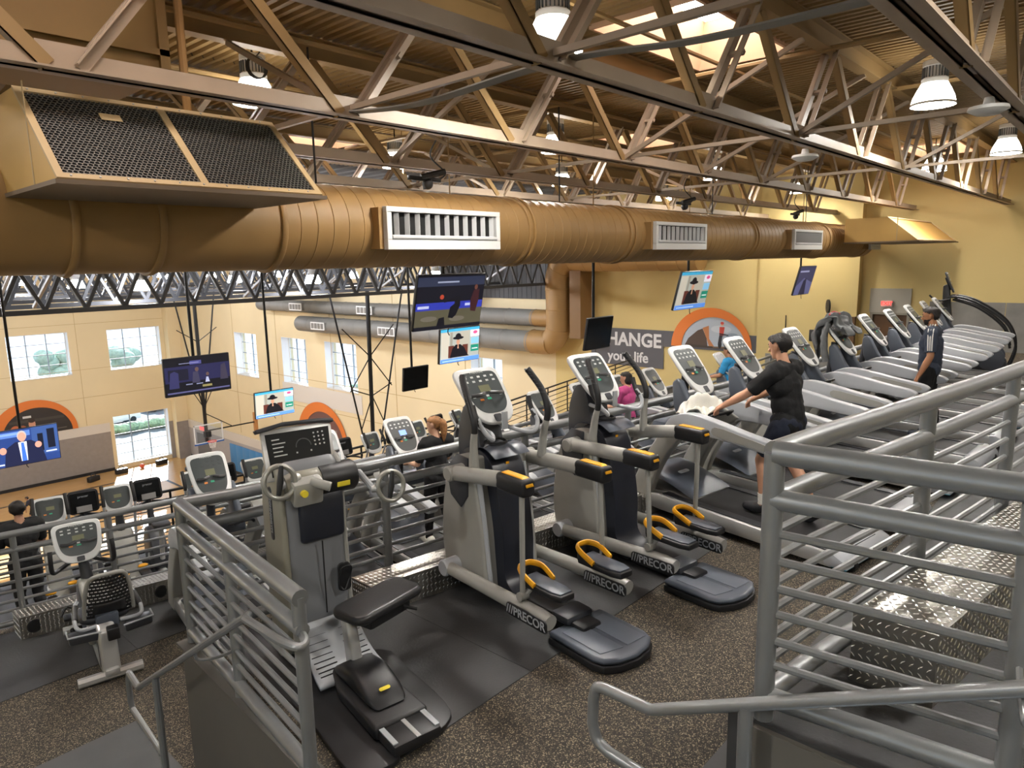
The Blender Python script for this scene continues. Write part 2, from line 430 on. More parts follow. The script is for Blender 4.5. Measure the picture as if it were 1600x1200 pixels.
MB().box(XW - .08, XW, 30, YL, ZC, ZC + .25).obj('baseboard', BLACK, wr, smooth=False)
for y0, y1 in ((34.4 * K, 43.4 * K),):
    MB().box(XW - .03, XW, y0, y1, -9.4, -8.15).obj('pale_patch', WALLW, wr, smooth=False)  # flat paler patch on the wall below the window pair
for yy in (33, 39.6, 46.5, 53, 27):
    MB().box(XW - .012, XW, yy, yy + .04, -13, 3).obj('panel_joint', MATS['joint'], wr, smooth=False)
for zz in (-7.7, -9.7): MB().box(XW - .012, XW, YS, YL, zz, zz + .035).obj('panel_joint', MATS['joint'], wr, smooth=False)
# corrugated dark cladding high on the court wall
mb = MB()
for i in range(26):
    mb.box(XW - .1, XW - .05 + .03 * (i % 2), YS + .2 + i * .3, YS + .48 + i * .3, -1.75, 3)
o = mb.obj('cladding', DKST, wr, smooth=False)
# square pier in the court corner and the blue wall pads
MB().box(XW - 1.0, XW - .0, YL - .9, YL, ZC, 2).obj('pier', WALLC, wl, smooth=False); MB().box(XW - 1.05, XW, YL - .95, YL - .9, ZC, -13.3).obj('pier_wainscot', WALLG, wl, smooth=False)
BLUE = mat('blue_pad_vinyl', '#3f7fb4', .5)
for i in range(5):
    y0 = (46.8 + i) * K
    MB().box(XW - .14, XW - .05, y0, y0 + 1.02 * K, ZC + .3, ZC + 2.5).obj('wall_pad', BLUE, wr, bevel=.02)
# door opening in the court corner
MB().box(XW - .06, XW, 58.6, 61.2, ZC, ZC + 2.5).obj('door_recess', mat('grey_door', '#6b6763', .6), wr, smooth=False)

def window(n, ax, c, u0, u1, z0, z1, nu, nz, label, deep=.55):
    root = structure(link('window_%d' % n, None), label)
    f = MB(); t = .09
    def bx(mb, a, b, za, zb, d0, d1):
        if ax == 'x': mb.box(c + d0, c + d1, a, b, za, zb)
        else: mb.box(a, b, c + d0, c + d1, za, zb)
    for a, b, za, zb in ((u0, u0 + t, z0, z1), (u1 - t, u1, z0, z1), (u0 + t, u1 - t, z0, z0 + t), (u0 + t, u1 - t, z1 - t, z1)): bx(f, a, b, za, zb, deep, deep + .1)
    f.obj('frame', WHT, root, smooth=False)
    du, dz = (u1 - u0) / nu, (z1 - z0) / nz
    MU = mat('mullion_paint', '#8a98a6', .5)
    for i in range(1, nu): mb = MB(); bx(mb, u0 + du * i - .035, u0 + du * i + .035, z0 + t, z1 - t, deep + .01, deep + .09); mb.obj('mullion', MU, root, smooth=False)
    for i in range(1, nz): mb = MB(); bx(mb, u0 + t, u1 - t, z0 + dz * i - .03, z0 + dz * i + .03, deep + .02, deep + .08); mb.obj('glazing_bar', MU, root, smooth=False)
    mb = MB(); bx(mb, u0 + .04, u0 + du - .04, z0 + .04, z0 + dz - .04, deep + .045, deep + .055); pm = mb.mesh('pane', GLASS, smooth=False)
    for i in range(nu):
        for j in range(nz):
            link('pane', pm, root, (0, du * i, dz * j) if ax == 'x' else (du * i, 0, dz * j))
    s = MB(); bx(s, u0, u1, z0 - .06, z0 + .02, -.04, deep); s.obj('sill', WALLW, root, smooth=False)
    rv = mat('reveal_white', '#e3e6ea', .6)
    for a, b, za, zb in ((u0, u0 + .02, z0 + .02, z1), (u1 - .02, u1, z0 + .02, z1), (u0 + .02, u1 - .02, z1 - .02, z1)): s = MB(); bx(s, a, b, za, zb, -.005, deep); s.obj('reveal', rv, root, smooth=False)
wn = 1
for h, nu, nz, lb in ((LW[0], 3, 4, 'high court window left of the two on the end wall'), (LW[1], 3, 4, 'high court window above the tall floor window'), (LW[2], 3, 5, 'tall floor-level court window in the corner'), (LW[3], 3, 4, 'high court window at the far left'), (LW[4], 3, 4, 'high court window beyond the left edge')):
    window(wn, 'y', YL, *h, nu, nz, lb); wn += 1
for h, nu, nz, lb in ((RWN[0], 3, 4, 'left window of the pair on the court side wall'), (RWN[1], 3, 4, 'right window of the pair on the court side wall'), (RWN[2], 2, 5, 'tall narrow window behind the near climber'), (RWN[3], 2, 4, 'window beside the court corner')):
    window(wn, 'x', XW, *h, nu, nz, lb); wn += 1

# far wall of the cardio floor: yellow, with pier, niche, exit doorway and stone wainscot
DY0, DY1 = 5.62 * K, 6.6 * K
wf = wall_grid('wall_far', 'x', XW, XW + .4, -9, YS, -9, 3.2, [(DY0, DY1, ZX, -1.97)], [WALLY, WALLY])
MB().box(XW - .35, XW, 7.0 * K, 7.35 * K, -9, 3).obj('pier', WALLY, wf, smooth=False)
MB().box(XW - .12, XW, 7.35 * K, 10.35 * K, -9, 3).obj('wall_panel', WALLY, wf, smooth=False)
for i in range(7):
    MB().box(XW - .03, XW, -9 + i * 2.05, -9 + i * 2.05 + 2.03, ZX, -1.5).obj('stone_tile', STONE, wf, smooth=False) if i < 7 and -9 + i * 2.05 + 2.03 < DY0 - .2 else None
MB().box(XW - .15, XW - .12, 7.5 * K, 10.0 * K, ZX - 3, -3.55).obj('stone_tile', STONE, wf, smooth=False)
d = structure(link('door_1', None), 'brown exit door under a grey panel in the far wall')
MB().box(XW + .05, XW + .1, DY0, DY1, ZX, -1.97).obj('door_leaf', mat('brown_wood', '#5a3d20', .5, var=.15, vscale=3), d, smooth=False)
f = MB(); f.box(XW - .05, XW + .1, DY0 - .09, DY0, ZX, -1.97); f.box(XW - .05, XW + .1, DY1, DY1 + .09, ZX, -1.97); f.box(XW - .05, XW + .1, DY0 - .09, DY1 + .09, -1.97, -1.9); f.obj('door_frame', mat('taupe_paint', '#8b8578', .6), d, smooth=False)
MB().box(XW - .04, XW, DY0 - .09, DY1 + .12, -1.9, -1.1).obj('transom_panel', mat('pale_taupe', '#a5a093', .7), d, smooth=False)
MB().box(XW - .015, XW - .0, DY0 + .05, DY0 + .1, ZX + .9, ZX + 1.1).obj('door_handle', SILVER, d)
o = structure(MB().box(XW - .5, XW - .351, 7.0 * K, 7.33 * K, -3.4, -2.05).obj('door_2', mat('brown_wood', '#5a3d20'), smooth=False), 'brown cupboard door on the pier by the clock')
structure(MB().box(XE, XW, -9, 8.2, ZX - .3, ZX).obj('floor_aisle', GREYFL, smooth=False), 'aisle floor by the exit')
structure(MB().box(XE, XW, 8.2, 15, -5.6, -5.3).obj('floor_lower_aisle', GREYFL, smooth=False))
SW = [(-5.2, -2.4, -1.2, 2.2), (-1.6, 1.2, -1.2, 2.2), (2.0, 4.8, -1.2, 2.2), (5.6, 8.4, -1.2, 2.2)]
wall_grid('wall_left', 'x', -6.4, -6.0, -9, YL, ZC, 3, SW, [WALLY, WALLY])
for h in SW: window(wn, 'x', -6.8, *h, 2, 3, 'side window left of the stair, beyond the picture'); wn += 1
structure(MB().box(-14, -6.0, 13, 13.4, ZC, 3).obj('wall_left_return', WALLC, smooth=False))
structure(MB().box(-14.4, -14, 13, YL, ZC, 3).obj('wall_court_near', WALLC, smooth=False))
structure(MB().box(-6.4, XW, -9.4, -9, -9, 3.2).obj('wall_behind', WALLY, smooth=False))
# ground, hedge and parked cars outside the court windows
structure(MB().box(-60, 120, YL + 1, 160, ZC - .6, ZC - .1).obj('ground_outside', mat('asphalt_pale', '#5f666d', .9), smooth=False))
structure(MB().box(XW + 1, 120, 0, YL + 1, ZC - .6, ZC - .1).obj('ground_outside_side', MATS['asphalt_pale'], smooth=False))

# ------------------------------------------------------------------ roof: corrugated deck with skylight openings
SKY = [(7.75, 10.55, 4.15, 5.55), (21.9, 24.4, 4.15, 5.55), (8.7, 10.6, 13.9, 15.3), (14.5, 16.5, 9.0, 10.2), (0.6, 3.4, 4.15, 5.55), (15, 17.6, -1, .4)]
def deck(name, x0, x1, y0, y1, holes, m, z, per=.152, dep=.042):
    mb = MB(); ys = sorted({y0, y1} | {h[2] for h in holes} | {h[3] for h in holes})
    for a, b in zip(ys, ys[1:]):
        ym = (a + b) / 2; cut = sorted((h[0], h[1]) for h in holes if h[2] < ym < h[3]); seg = []; c = x0
        for p, q in cut: seg.append((c, p)); c = q
        seg.append((c, x1))
        for p, q in seg:
            n = max(1, round((q - p) / per)); w = (q - p) / n; prof = []
            for i in range(n): prof += [(p + w * (i + .0), z), (p + w * (i + .38), z), (p + w * (i + .5), z + dep), (p + w * (i + .88), z + dep)]
            prof.append((q, z)); k = len(prof)
            mb.add([(u, a, v) for u, v in prof] + [(u, b, v) for u, v in prof], [(i, i + 1, k + i + 1, k + i) for i in range(k - 1)])
    mb.box(x0, x1, y0, y1, z + .35, z + .4) if not holes else None
    return structure(mb.obj(name, m, smooth=False))
ceil = deck('ceiling', -6, XW, -9, 18.0, SKY, TANR, ZR); tag(ceil, 'tan corrugated metal roof deck over the cardio floor')
ceil2 = deck('ceiling_court', -14, XW, 18.0, YL, [], DKRF, ZR, per=.6, dep=.08); tag(ceil2, 'dark roof deck over the court')
for i, (x0, x1, y0, y1) in enumerate(SKY):
    r = structure(link('skylight', None), ['large skylight with pale splayed curb above the near trusses', 'skylight near the far yellow wall', 'small skylight far over the court edge', 'skylight beyond the big duct', 'skylight over the stair', 'skylight behind the upper tier'][i])
    h = .62; s = .12
    for k, q in enumerate((((x0, y0), (x1, y0)), ((x1, y0), (x1, y1)), ((x1, y1), (x0, y1)), ((x0, y1), (x0, y0)))):
        mb = MB(); (ax, ay), (bx_, by) = q; cx, cy = (x0 + x1) / 2, (y0 + y1) / 2
        ins = lambda px, py: (px + s * (1 if px < cx else -1), py + s * (1 if py < cy else -1))
        out = lambda px, py: (px - .04 * (1 if px < cx else -1), py - .04 * (1 if py < cy else -1))
        (ix, iy), (jx, jy) = ins(ax, ay), ins(bx_, by); (ox, oy), (px, py) = out(ax, ay), out(bx_, by)
        mb.add([(ax, ay, ZR - .04), (bx_, by, ZR - .04), (jx, jy, ZR + h), (ix, iy, ZR + h), (ox, oy, ZR - .04), (px, py, ZR - .04), (px, py, ZR + h), (ox, oy, ZR + h)],
               [(0, 1, 2, 3), (4, 7, 6, 5), (0, 4, 5, 1), (3, 2, 6, 7), (0, 3, 7, 4), (1, 5, 6, 2)])
        mb.obj('curb_side', CURB, r, smooth=False)
    nx = 2 if x1 - x0 > 2 else 1
    w = (x1 - x0 - 2 * s) / nx
    for k in range(nx): MB().box(x0 + s + w * k + .03, x0 + s + w * (k + 1) - .03, y0 + s + .03, y1 - s - .03, ZR + h - .02, ZR + h + .02).obj('diffuser_pane', SKYG, r, smooth=False)
    f = MB(); f.box(x0, x1, y0, y0 + s + .03, ZR + h + .0, ZR + h + .06); f.box(x0, x1, y1 - s - .03, y1, ZR + h, ZR + h + .06); f.box(x0, x0 + s + .03, y0, y1, ZR + h, ZR + h + .06); f.box(x1 - s - .03, x1, y0, y1, ZR + h, ZR + h + .06)
    if nx == 2: f.box(x0 + s + w - .03, x0 + s + w + .03, y0, y1, ZR + h - .03, ZR + h + .06)
    f.obj('frame', WHT, r, smooth=False)
MB().box(-14.4, XW + .9, -9.4, YL + .9, ZR + .9, ZR + 1.0).obj('ceiling_cover', DKRF, smooth=False)['kind'] = 'structure'

# ------------------------------------------------------------------ roof trusses (along X), every web member a part
ZB = 1.4; NOD = [1.81 + 2.43 * k for k in range(-3, 11)]
def angle_pair(mb, x0, x1, y, z, w, h, gap, flip=1):
    # two angles back to back: horizontal flanges and upright legs
    t = .014
    for s in (-1, 1):
        a, b = y + s * gap, y + s * (gap + w); mb.box(x0, x1, min(a, b), max(a, b), z, z + t)
        a, b = y + s * gap, y + s * (gap + t); mb.box(x0, x1, min(a, b), max(a, b), min(z, z + flip * h), max(z, z + flip * h) + t)
def member(name, a, b, w, d, m, parent, gap=0., batten=False):
    a, b = Vector(a), Vector(b); L = (b - a).length; mb = MB(); t = .012
    if gap:
        for s in (-1, 1):
            mb.box(s * gap - t / 2, s * gap + t / 2, -w / 2, w / 2, 0, L); q = s * (gap + d); mb.box(min(s * gap, q), max(s * gap, q), w / 2 - t, w / 2, 0, L)
        if batten: mb.box(-gap - d, gap + d, -.02, .02, L * .52, L * .52 + .05)
    else:
        mb.box(-d / 2, d / 2, -w / 2, -w / 2 + t, 0, L); mb.box(-d / 2, -d / 2 + t, -w / 2, w / 2, 0, L)
    o = mb.obj(name, m, parent, smooth=False)
    o.matrix_local = Matrix.Translation(a) @ (b - a).to_track_quat('Z', 'Y').to_matrix().to_4x4()
    return o
def truss(y, label, x0=-6, x1=XW - .05, lod=0):
    r = thing('roof_truss', label, 'roof truss', (0, y, 0), 0, 'tan roof trusses over the cardio floor', None)
    c = MB(); angle_pair(c, x0, x1, 0, ZB, .1, .13, .02); c.obj('bottom_chord', TANT, r, smooth=False)
    c = MB(); c.box(x0, x1, -.09, .09, ZR - .045, ZR - .025); c.box(x0, x1, -.09, .09, ZR - .29, ZR - .27); c.box(x0, x1, -.008, .008, ZR - .27, ZR - .045); c.obj('top_chord', TANR, r, smooth=False)
    zt = ZR - .28
    for k, xn in enumerate(NOD):
        xt = xn + 1.1
        if xn > x1 - .3: break
        if xt < x1 - .2:
            member('web_strut', (xn + .12, 0, ZB + .03), (xt - .05, 0, zt), .09, .06, TANT, r, gap=.05, batten=lod == 0)
            if xn + 2.43 < x1: member('web_tie', (xt + .08, 0, zt), (xn + 2.43 - .08, 0, ZB + .03), .11, .09, TANR, r)
            if lod == 0:
                p = MB(); p.prism([(xn - .2, ZB + .01), (xn + .26, ZB + .01), (xn + .2, ZB + .2), (xn - .14, ZB + .2)], -.012, .012, 'y'); p.obj('gusset_plate', TANT, r, smooth=False)
    return r
TY = [1.23, 3.45, 5.95, 8.35, 10.75, 13.2, 15.6, -1.2]
TL = ['nearest roof truss, cut by the upper right corner', 'second roof truss, passing under the large skylight', 'third roof truss, running just above the slanted intake hood', 'fourth roof truss, first one behind the big round duct', 'fifth roof truss, well behind the big round duct', 'sixth roof truss, deep behind the duct', 'last tan roof truss before the dark court roof', 'roof truss above the upper tier, over the right edge']
for y, l in zip(TY, TL): truss(y, l, lod=0 if y < 7 else 1)
ORD = ('first', 'second', 'third', 'fourth', 'fifth', 'sixth')
# sway struts and diagonal braces between the trusses
def brace(name, a, b, label, r=.035, m=TANT, group='braces between the roof trusses'):
    mb = MB(); mb.tube([a, b], r, 4); return tag(mb.obj(name, m, smooth=False), label, 'brace', group)
for k, x in enumerate(NOD[4:9:2]):
    for j, (ya, yb) in enumerate(zip(TY[:5], TY[1:5])):
        brace('roof_strut', (x, ya, ZB + .1), (x + .05, yb, ZB + .1), 'level strut joining the %s and %s roof trusses, %s of three' % (ORD[j], ORD[j + 1], ('nearest', 'middle', 'farthest')[k]))
for (x, ya, yb, up) in ((9.05, 3.45, 1.23, 1), (9.05, 5.95, 3.45, 1), (14.0, 3.45, 1.23, 1), (4.24, 5.95, 8.35, 1), (11.5, 5.95, 3.45, 1), (6.67, 8.35, 5.95, 1), (14.0, 5.95, 3.45, 1), (16.4, 8.35, 10.75, 1), (18.8, 3.45, 5.95, 1), (9.05, 8.35, 10.75, 1), (11.5, 10.75, 13.2, 1)):
    brace('roof_brace', (x, ya, ZB + .06), (x + .1, yb, ZR - .3), 'slanting brace from the foot of the %s truss up to the %s, %s metres along' % (ORD[TY.index(ya)], ORD[TY.index(yb)], {4.24: 'four', 6.67: 'seven', 9.05: 'nine', 11.5: 'eleven', 14.0: 'fourteen', 16.4: 'sixteen', 18.8: 'nineteen'}[x]), .04)
# conduit bundle strung along the first struts
mb = MB()
for i in range(7):
    o_ = (i - 3) * .018
    mb.tube(spline([(4.30 + o_, 6.0, 1.47), (4.4 + o_, 5.0, 1.42), (4.48 + o_, 3.5, 1.5), (4.62 + o_, 2.4, 1.45), (4.8 + o_, 1.2, 1.5)], 6), .011, 5)
tag(mb.obj('cable_bundle', CABLE), 'bundle of grey cables strapped under a strut across the trusses', 'cables')
cd = [((-2, 4.7, 2.6), (24, 4.7, 2.6)), ((3, 7.4, 2.5), (24, 7.4, 2.5)), ((2, 9.6, 2.55), (24, 9.6, 2.55))]
for i, (a, b) in enumerate(cd):
    mb = MB(); mb.tube([a, b], .03, 6); tag(mb.obj('sprinkler_pipe', TANR), ['sprinkler pipe below the deck beside the large skylight', 'sprinkler pipe above the big duct', 'sprinkler pipe behind the fourth truss'][i], 'pipe', 'sprinkler pipes')
for i, y in enumerate((-.2, 2.3, 7.1)):
    mb = MB(); mb.tube([(9.9 + i * 3.1, -6, 2.62), (9.9 + i * 3.1, 14, 2.62)], .035, 6); tag(mb.obj('sprinkler_pipe', TANR), ['cross pipe under the deck, nearest of three', 'cross pipe under the deck, middle of three', 'cross pipe under the deck, farthest of three'][i], 'pipe', 'sprinkler pipes')

# ------------------------------------------------------------------ high-bay lamps
def lamp_proto():
    r = thing('high_bay_lamp', 'x', 'lamp', (0, 0, 0), 0, 'high-bay lamps under the tan roof')
    d = MB(); d.lathe([(.272, 0), (.285, .03), (.262, .12), (.215, .22), (.17, .3)], 28, caps=False); d.obj('glass_dome', LAMPG, r)
    d = MB(); d.lathe([(.06, .012), (.262, .012), (.262, .004), (.06, .004)], 28); d.obj('lower_lens', LENSG, r)
    d = MB(); d.lathe([(.29, -.005), (.297, .01), (.29, .03), (.283, .03)], 28, caps=False); d.obj('rim', WHT, r)
    h = MB(); h.lathe([(.172, .3), (.172, .36), (.15, .37), (.15, .52), (.165, .53), (.165, .6), (.1, .62)], 24); ho = h.obj('ballast_housing', WHT, r)
    fin = MB()
    for i in range(24):
        a = 2 * PI * i / 24; fin.prism([(.148, -.006), (.168, -.006), (.168, .006), (.148, .006)], .375, .515, 'z'); fin.xf(RZ(a), len(fin.v) - 8)
    fin.obj('cooling_fins', mat('lamp_grey', '#55595c', .5), ho)
    MB().tube([(0, 0, .62), (0, 0, .86)], .012, 6).obj('hanger', BLKST, r)
    return r
LP = [((5.75, 4.6, 2.02), 'high-bay lamp at the upper edge by the large skylight'), ((11.97, 2.62, 2.1), 'high-bay lamp nearest the upper right, in front of the deck'), ((18.86, 2.66, 2.1), 'high-bay lamp at the right edge below the nearest truss'),
      ((5.05, 9.1, 2.14), 'high-bay lamp just right of the tan plenum'), ((11.3, 9.0, 2.12), 'high-bay lamp seen through the second and third truss'), ((18.23, 9.08, 2.1), 'high-bay lamp small behind the middle of the third truss'), ((24.4, 9.15, 2.1), 'high-bay lamp close to the far yellow wall'),
      ((10.2, 12.6, 2.1), 'small high-bay lamp above the big duct near its register'), ((16.15, 12.65, 2.1), 'small high-bay lamp above the duct, middle of the far row'), ((23.0, 13.4, 2.1), 'small high-bay lamp above the duct at the end of the far row'), ((21.2, 4.5, 2.1), 'high-bay lamp beyond the right-hand skylight'),
      ((-2.4, 3.0, 2.1), 'high-bay lamp above the stair, left of the camera'), ((5.4, -.6, 2.1), 'high-bay lamp above the upper tier'), ((12, -1.8, 2.1), 'high-bay lamp above the upper tier, middle'), ((-1, 9, 2.1), 'high-bay lamp left of the tan plenum'), ((-.5, -3, 2.1), 'high-bay lamp behind the landing')]
lp = lamp_proto()
for i, (p, l) in enumerate(LP):
    o = lp if i == 0 else copy_tree(lp)
    o.location = p; o['label'] = l

# ------------------------------------------------------------------ big round duct with rings, boots and registers
DYC, DZ, DR = 7.1, .44, .47
dt = thing('round_duct', 'big tan round air duct crossing the whole picture below the trusses', 'air duct', (0, DYC, DZ))
b = MB(); prof = []
x = -5.9
while x < 24.1: prof += [(DR, x), (DR, x + .185), (DR + (.006 if x > 3.9 else 0), x + .19), (DR, x + .2)]; x += .2
b.lathe(prof, 40, ax='x'); b.obj('duct_tube', TAN, dt)
for xr in (2.0, 2.7, 3.9, 7.73, 7.85, 10.34, 10.5, 15.39, 15.55, 20.2, 23.7, .4):
    MB().lathe([(DR - .01, xr - .03), (DR + .022, xr - .03), (DR + .03, xr - .015), (DR + .03, xr + .015), (DR + .022, xr + .03), (DR - .01, xr + .03)], 40, ax='x', caps=False).obj('duct_ring', TAN, dt)
RSLAT = mat('register_blade', '#c6c7c8', .45)
for xa, xb in ((5.07, 6.93), (10.88, 12.74), (17.2, 19.1), (23.3, 24.3)):
    bo = MB().box(xa - .06, xb + .03, -.57, -.1, -.26, .2).obj('register_boot', TAN, dt, smooth=False)
    f = MB(); y0, y1 = -.64, -.56
    f.box(xa, xb, y0, y1, .15, .21); f.box(xa, xb, y0, y1, -.27, -.16); f.box(xa, xa + .07, y0, y1, -.16, .15); f.box(xb - .07, xb, y0, y1, -.16, .15)
    f.obj('register_frame', WHT, bo, smooth=False, bevel=.006)
    MB().box(xa + .07, xb - .07, -.575, -.57, -.16, .15).obj('throat_shade', DARK, bo, smooth=False)  # dark sheet on the solid boot, painting the shade of a throat
    n = 11
    bm_ = MB(); bm_.box(-.004, .004, -.06, 0, -.15, .14); me = bm_.mesh('blade', RSLAT, smooth=False)
    for i in range(n):
        xx = xa + .07 + (xb - xa - .14) * (i + .5) / n; link('blade', me, bo, (xx, -.578, 0), (0, 0, .5))
    MB().tube([(xa + .07, -.625, -.13), (xb - .07, -.625, -.13)], .028, 8).obj('register_bar', RSLAT, bo)
for xr in (1.4, 4.6, 9.0, 14.2, 19.6):
    mb = MB(); mb.tube([(xr, 0, DR - .02), (xr, 0, ZB - DZ + .95)], .012, 6); mb.obj('hanger_rod', BLKST, dt)

# ------------------------------------------------------------------ slanted intake hoods with honeycomb grille, and the plenum above
def hood(x0, x1, yf, zb, zt, yb, label, name='intake_hood', hexes=True, cols=2):
    r = thing(name, label, 'air intake')
    b = MB(); b.prism([(yf + .03, zb), (yf + .78, zt), (yb, zt), (yb, zb)], x0, x1, 'x'); b.obj('hood_box', TANY, r, smooth=False)
    MB().box(x0 - .02, x1 + .02, yf - .02, yb + .02, zb - .03, zb).obj('bottom_pan', mat('brown_grey_paint', '#7b6a58', .6), r, smooth=False)
    # frame strips on the slanted face
    dirv = Vector((0, .75, zt - zb)).normalized(); L = math.hypot(.75, zt - zb); M = Matrix(((1, 0, 0, 0), (0, dirv.y, -dirv.z, yf + .03), (0, dirv.z, dirv.y, zb), (0, 0, 0, 1)))
    st = mat('beige_strip', '#b9a178', .5)
    w = (x1 - x0) / cols
    strips = [(x0, x1, 0, .05), (x0, x1, L - .05, L), (x0, x0 + .05, .05, L - .05), (x1 - .05, x1, .05, L - .05)] + [(x0 + w * k - .03, x0 + w * k + .03, .05, L - .05) for k in range(1, cols)]
    for (a, c, e, g) in strips:
        MB().box(a, c, e, g, -.0, .02).xf(M).obj('frame_strip', st, r, smooth=False)
    scr = MB()
    for k in range(int((x1 - x0) / .18)):
        for e in (.025, L - .025): scr.lathe([(.008, .02), (.008, .026)], 6, (x0 + .09 + .18 * k, e, 0))
    scr.xf(M).obj('screws', SILVER, r, smooth=False)
    if hexes: MB().box(x0 + .02, x1 - .02, .04, L - .04, .001, .003).xf(M).obj('grille_backing', DARK, r, smooth=False)  # dark sheet on the closed box, shade behind the grille put into colour
    if hexes:
        g = MB(); s = .0125; pitch = .034; rows = int((L - .08) / (pitch * .866))
        for j in range(rows):
            y = .05 + pitch * .866 * j
            for i in range(int((x1 - x0 - .08) / pitch)):
                x = x0 + .05 + pitch * (i + .5 * (j % 2)); 
                if abs((x - x0) % w) < .04 and 0 < round((x - x0) / w) < cols: continue
                # wire honeycomb: three short wires per cell
                q = pitch * .577; c = [(x, y + q), (x + pitch / 2, y + q / 2), (x + pitch / 2, y - q / 2), (x, y - q)]
                for (ax, ay), (bx_, by) in zip(c, c[1:]):
                    nx, ny = -(by - ay), bx_ - ax; n_ = math.hypot(nx, ny); nx, ny = nx / n_ * .0026, ny / n_ * .0026
                    g.add([(ax - nx, ay - ny, .012), (bx_ - nx, by - ny, .012), (bx_ + nx, by + ny, .012), (ax + nx, ay + ny, .012), (ax, ay, .004), (bx_, by, .004)], [(0, 1, 2, 3), (0, 4, 5, 1), (3, 2, 5, 4)])
        o = g.xf(M).obj('honeycomb_grille', mat('grille_metal', '#84807a', .4, .4), r, smooth=False); o['kind'] = 'stuff'
        MB().box(x0 + .5, x0 + .65, L * .72, L * .72 + .08, .014, .018).xf(M).obj('sticker', mat('cream_sticker', '#cbb78d', .6), r, smooth=False)
    MB().box(x0 - .005, x0 + .0, yf + .5, yf + .52, zb, zt).obj('side_seam', st, r, smooth=False)
    return r
hood(1.56, 3.58, 5.42, .60, 1.30, 7.1, 'slanted tan intake hood with two honeycomb grilles at the upper left')
hood(20.6, 25.4, 4.6, .36, .98, 6.4, 'tan hood hanging by the far yellow wall', 'exhaust_hood', hexes=False, cols=1)
pl = thing('air_plenum', 'large flat tan plenum box at the upper left corner', 'air duct')
MB().box(.1, 2.72, 6.35, 7.5, 1.62, ZR - .08).obj('plenum_box', mat('olive_tan_paint', '#7c6336', .6, var=.05, vscale=2), pl, smooth=False)
for z in (1.6, 1.75): MB().box(.06, 2.76, 6.31, 7.54, z, z + .05).obj('flange', MATS['olive_tan_paint'], pl, smooth=False)
MB().box(2.68, 2.76, 6.31, 6.4, 1.6, ZR - .08).obj('corner_angle', MATS['olive_tan_paint'], pl, smooth=False)
MB().tube([(2.86, 6.3, .9), (2.86, 6.3, ZR - .08)], .035, 8).obj('drop_pipe', TAN, pl)

# ------------------------------------------------------------------ court ducts, riser and dark court trusses
def ringduct(name, label, pts, r, m, rings=1.2, straight_ax=None):
    d = thing(name, label, 'air duct'); MB().tube(pts, r, 20).obj('duct_tube', m, d)
    P = [Vector(p) for p in pts]; acc = 0
    for a, b in zip(P, P[1:]):
        L = (b - a).length
        while acc < L:
            c = a.lerp(b, acc / L); t = (b - a).normalized() * .03
            MB().tube([c - t, c, c + t], [r + .008, r + .02, r + .008], 20, caps=False).obj('duct_ring', m, d); acc += rings
        acc -= L
    return d
xd = 24.6
cdk = [(-2.45 * K, 44.5 * K, .40, 25.4, 'upper grey round duct along the court side wall'), (-3.48 * K, 39.2 * K, .50, 25.1, 'lower grey round duct along the court side wall')]
for z, y1, r, xx, l in cdk:
    d = ringduct('court_duct', l, [(xx, 21.5, z), (xx, y1, z)], r, GRDUCT, 1.7)
    MB().tube([(xx, 20.4, z), (xx, 21.6, z)], r + .004, 20).obj('tan_sleeve', TAN, d)
    for y in ((26.4, 33.5, 41) if z > -3 else (24.5, 31, 37.9)):
        g = MB(); g.box(xx - r - .12, xx - r + .1, y, y + 1.5, z - .22, z + .22); bo = g.obj('register_boot', GRDUCT, d, smooth=False)
        f = MB(); f.box(xx - r - .15, xx - r - .12, y, y + 1.5, z - .24, z + .24); f.obj('register_frame', WHT, bo, smooth=False)
        for i in range(4): MB().box(xx - r - .16, xx - r - .15, y + .08 + .35 * i, y + .37 + .35 * i, z - .17, z + .17).obj('register_louvre', GRDUCT, bo, smooth=False)
rs = ringduct('duct_riser', 'tan vertical duct with elbow beside the change your life sign', spline([(25.2, 21.5, -3.48 * K), (25.2, 20.5, -3.65), (25.2, 20.05, -3.1), (25.2, 20.0, -2), (25.2, 20.0, -.6), (25.2, 19.4, .05), (25.2, 18, .1), (25.2, 13.0, .1)], 5), .56, TAN, .9)
MB().box(25.0, 25.9, 18.6, 19.2, -3.4, -.4).obj('riser_casing', mat('brown_duct', '#7c5d36', .6), rs, smooth=False)
def court_truss(y, label):
    r = thing('court_truss', label, 'roof truss', (0, y, 0), 0, 'dark trusses over the court')
    zb, zt = -1.05, 1.2; x0, x1 = -5.95, XW - .2
    c = MB(); c.box(x0, x1, -.12, .12, zb, zb + .12); c.obj('bottom_chord', DKST, r, smooth=False)
    c = MB(); c.box(x0, x1, -.1, .1, zb + 1.0, zb + 1.1); c.obj('middle_chord', DKST, r, smooth=False)
    c = MB(); c.box(x0, x1, -.12, .12, zt, zt + .14); c.obj('top_chord', DKST, r, smooth=False)
    n = 34; w = (x1 - x0) / n; mb = MB(); mb.tube([(0, 0, 0), (w / 2, 0, 1.0)], .06, 4); me = mb.mesh('web_bar', DKST, smooth=False)
    mb = MB(); mb.tube([(0, 0, 1.0), (w / 2, 0, 0)], .06, 4); me2 = mb.mesh('web_bar', DKST, smooth=False)
    for i in range(n):
        link('web_bar', me, r, (x0 + w * i, 0, zb + .08)); link('web_bar', me2, r, (x0 + w * (i + .5), 0, zb + .08))
    return r
for i, y in enumerate((20.5, 24, 28, 32, 37, 43, 49)):
    court_truss(y, ['nearest', 'second', 'third', 'fourth', 'fifth', 'sixth', 'last'][i] + ' dark lattice truss over the court, seen below the big duct')
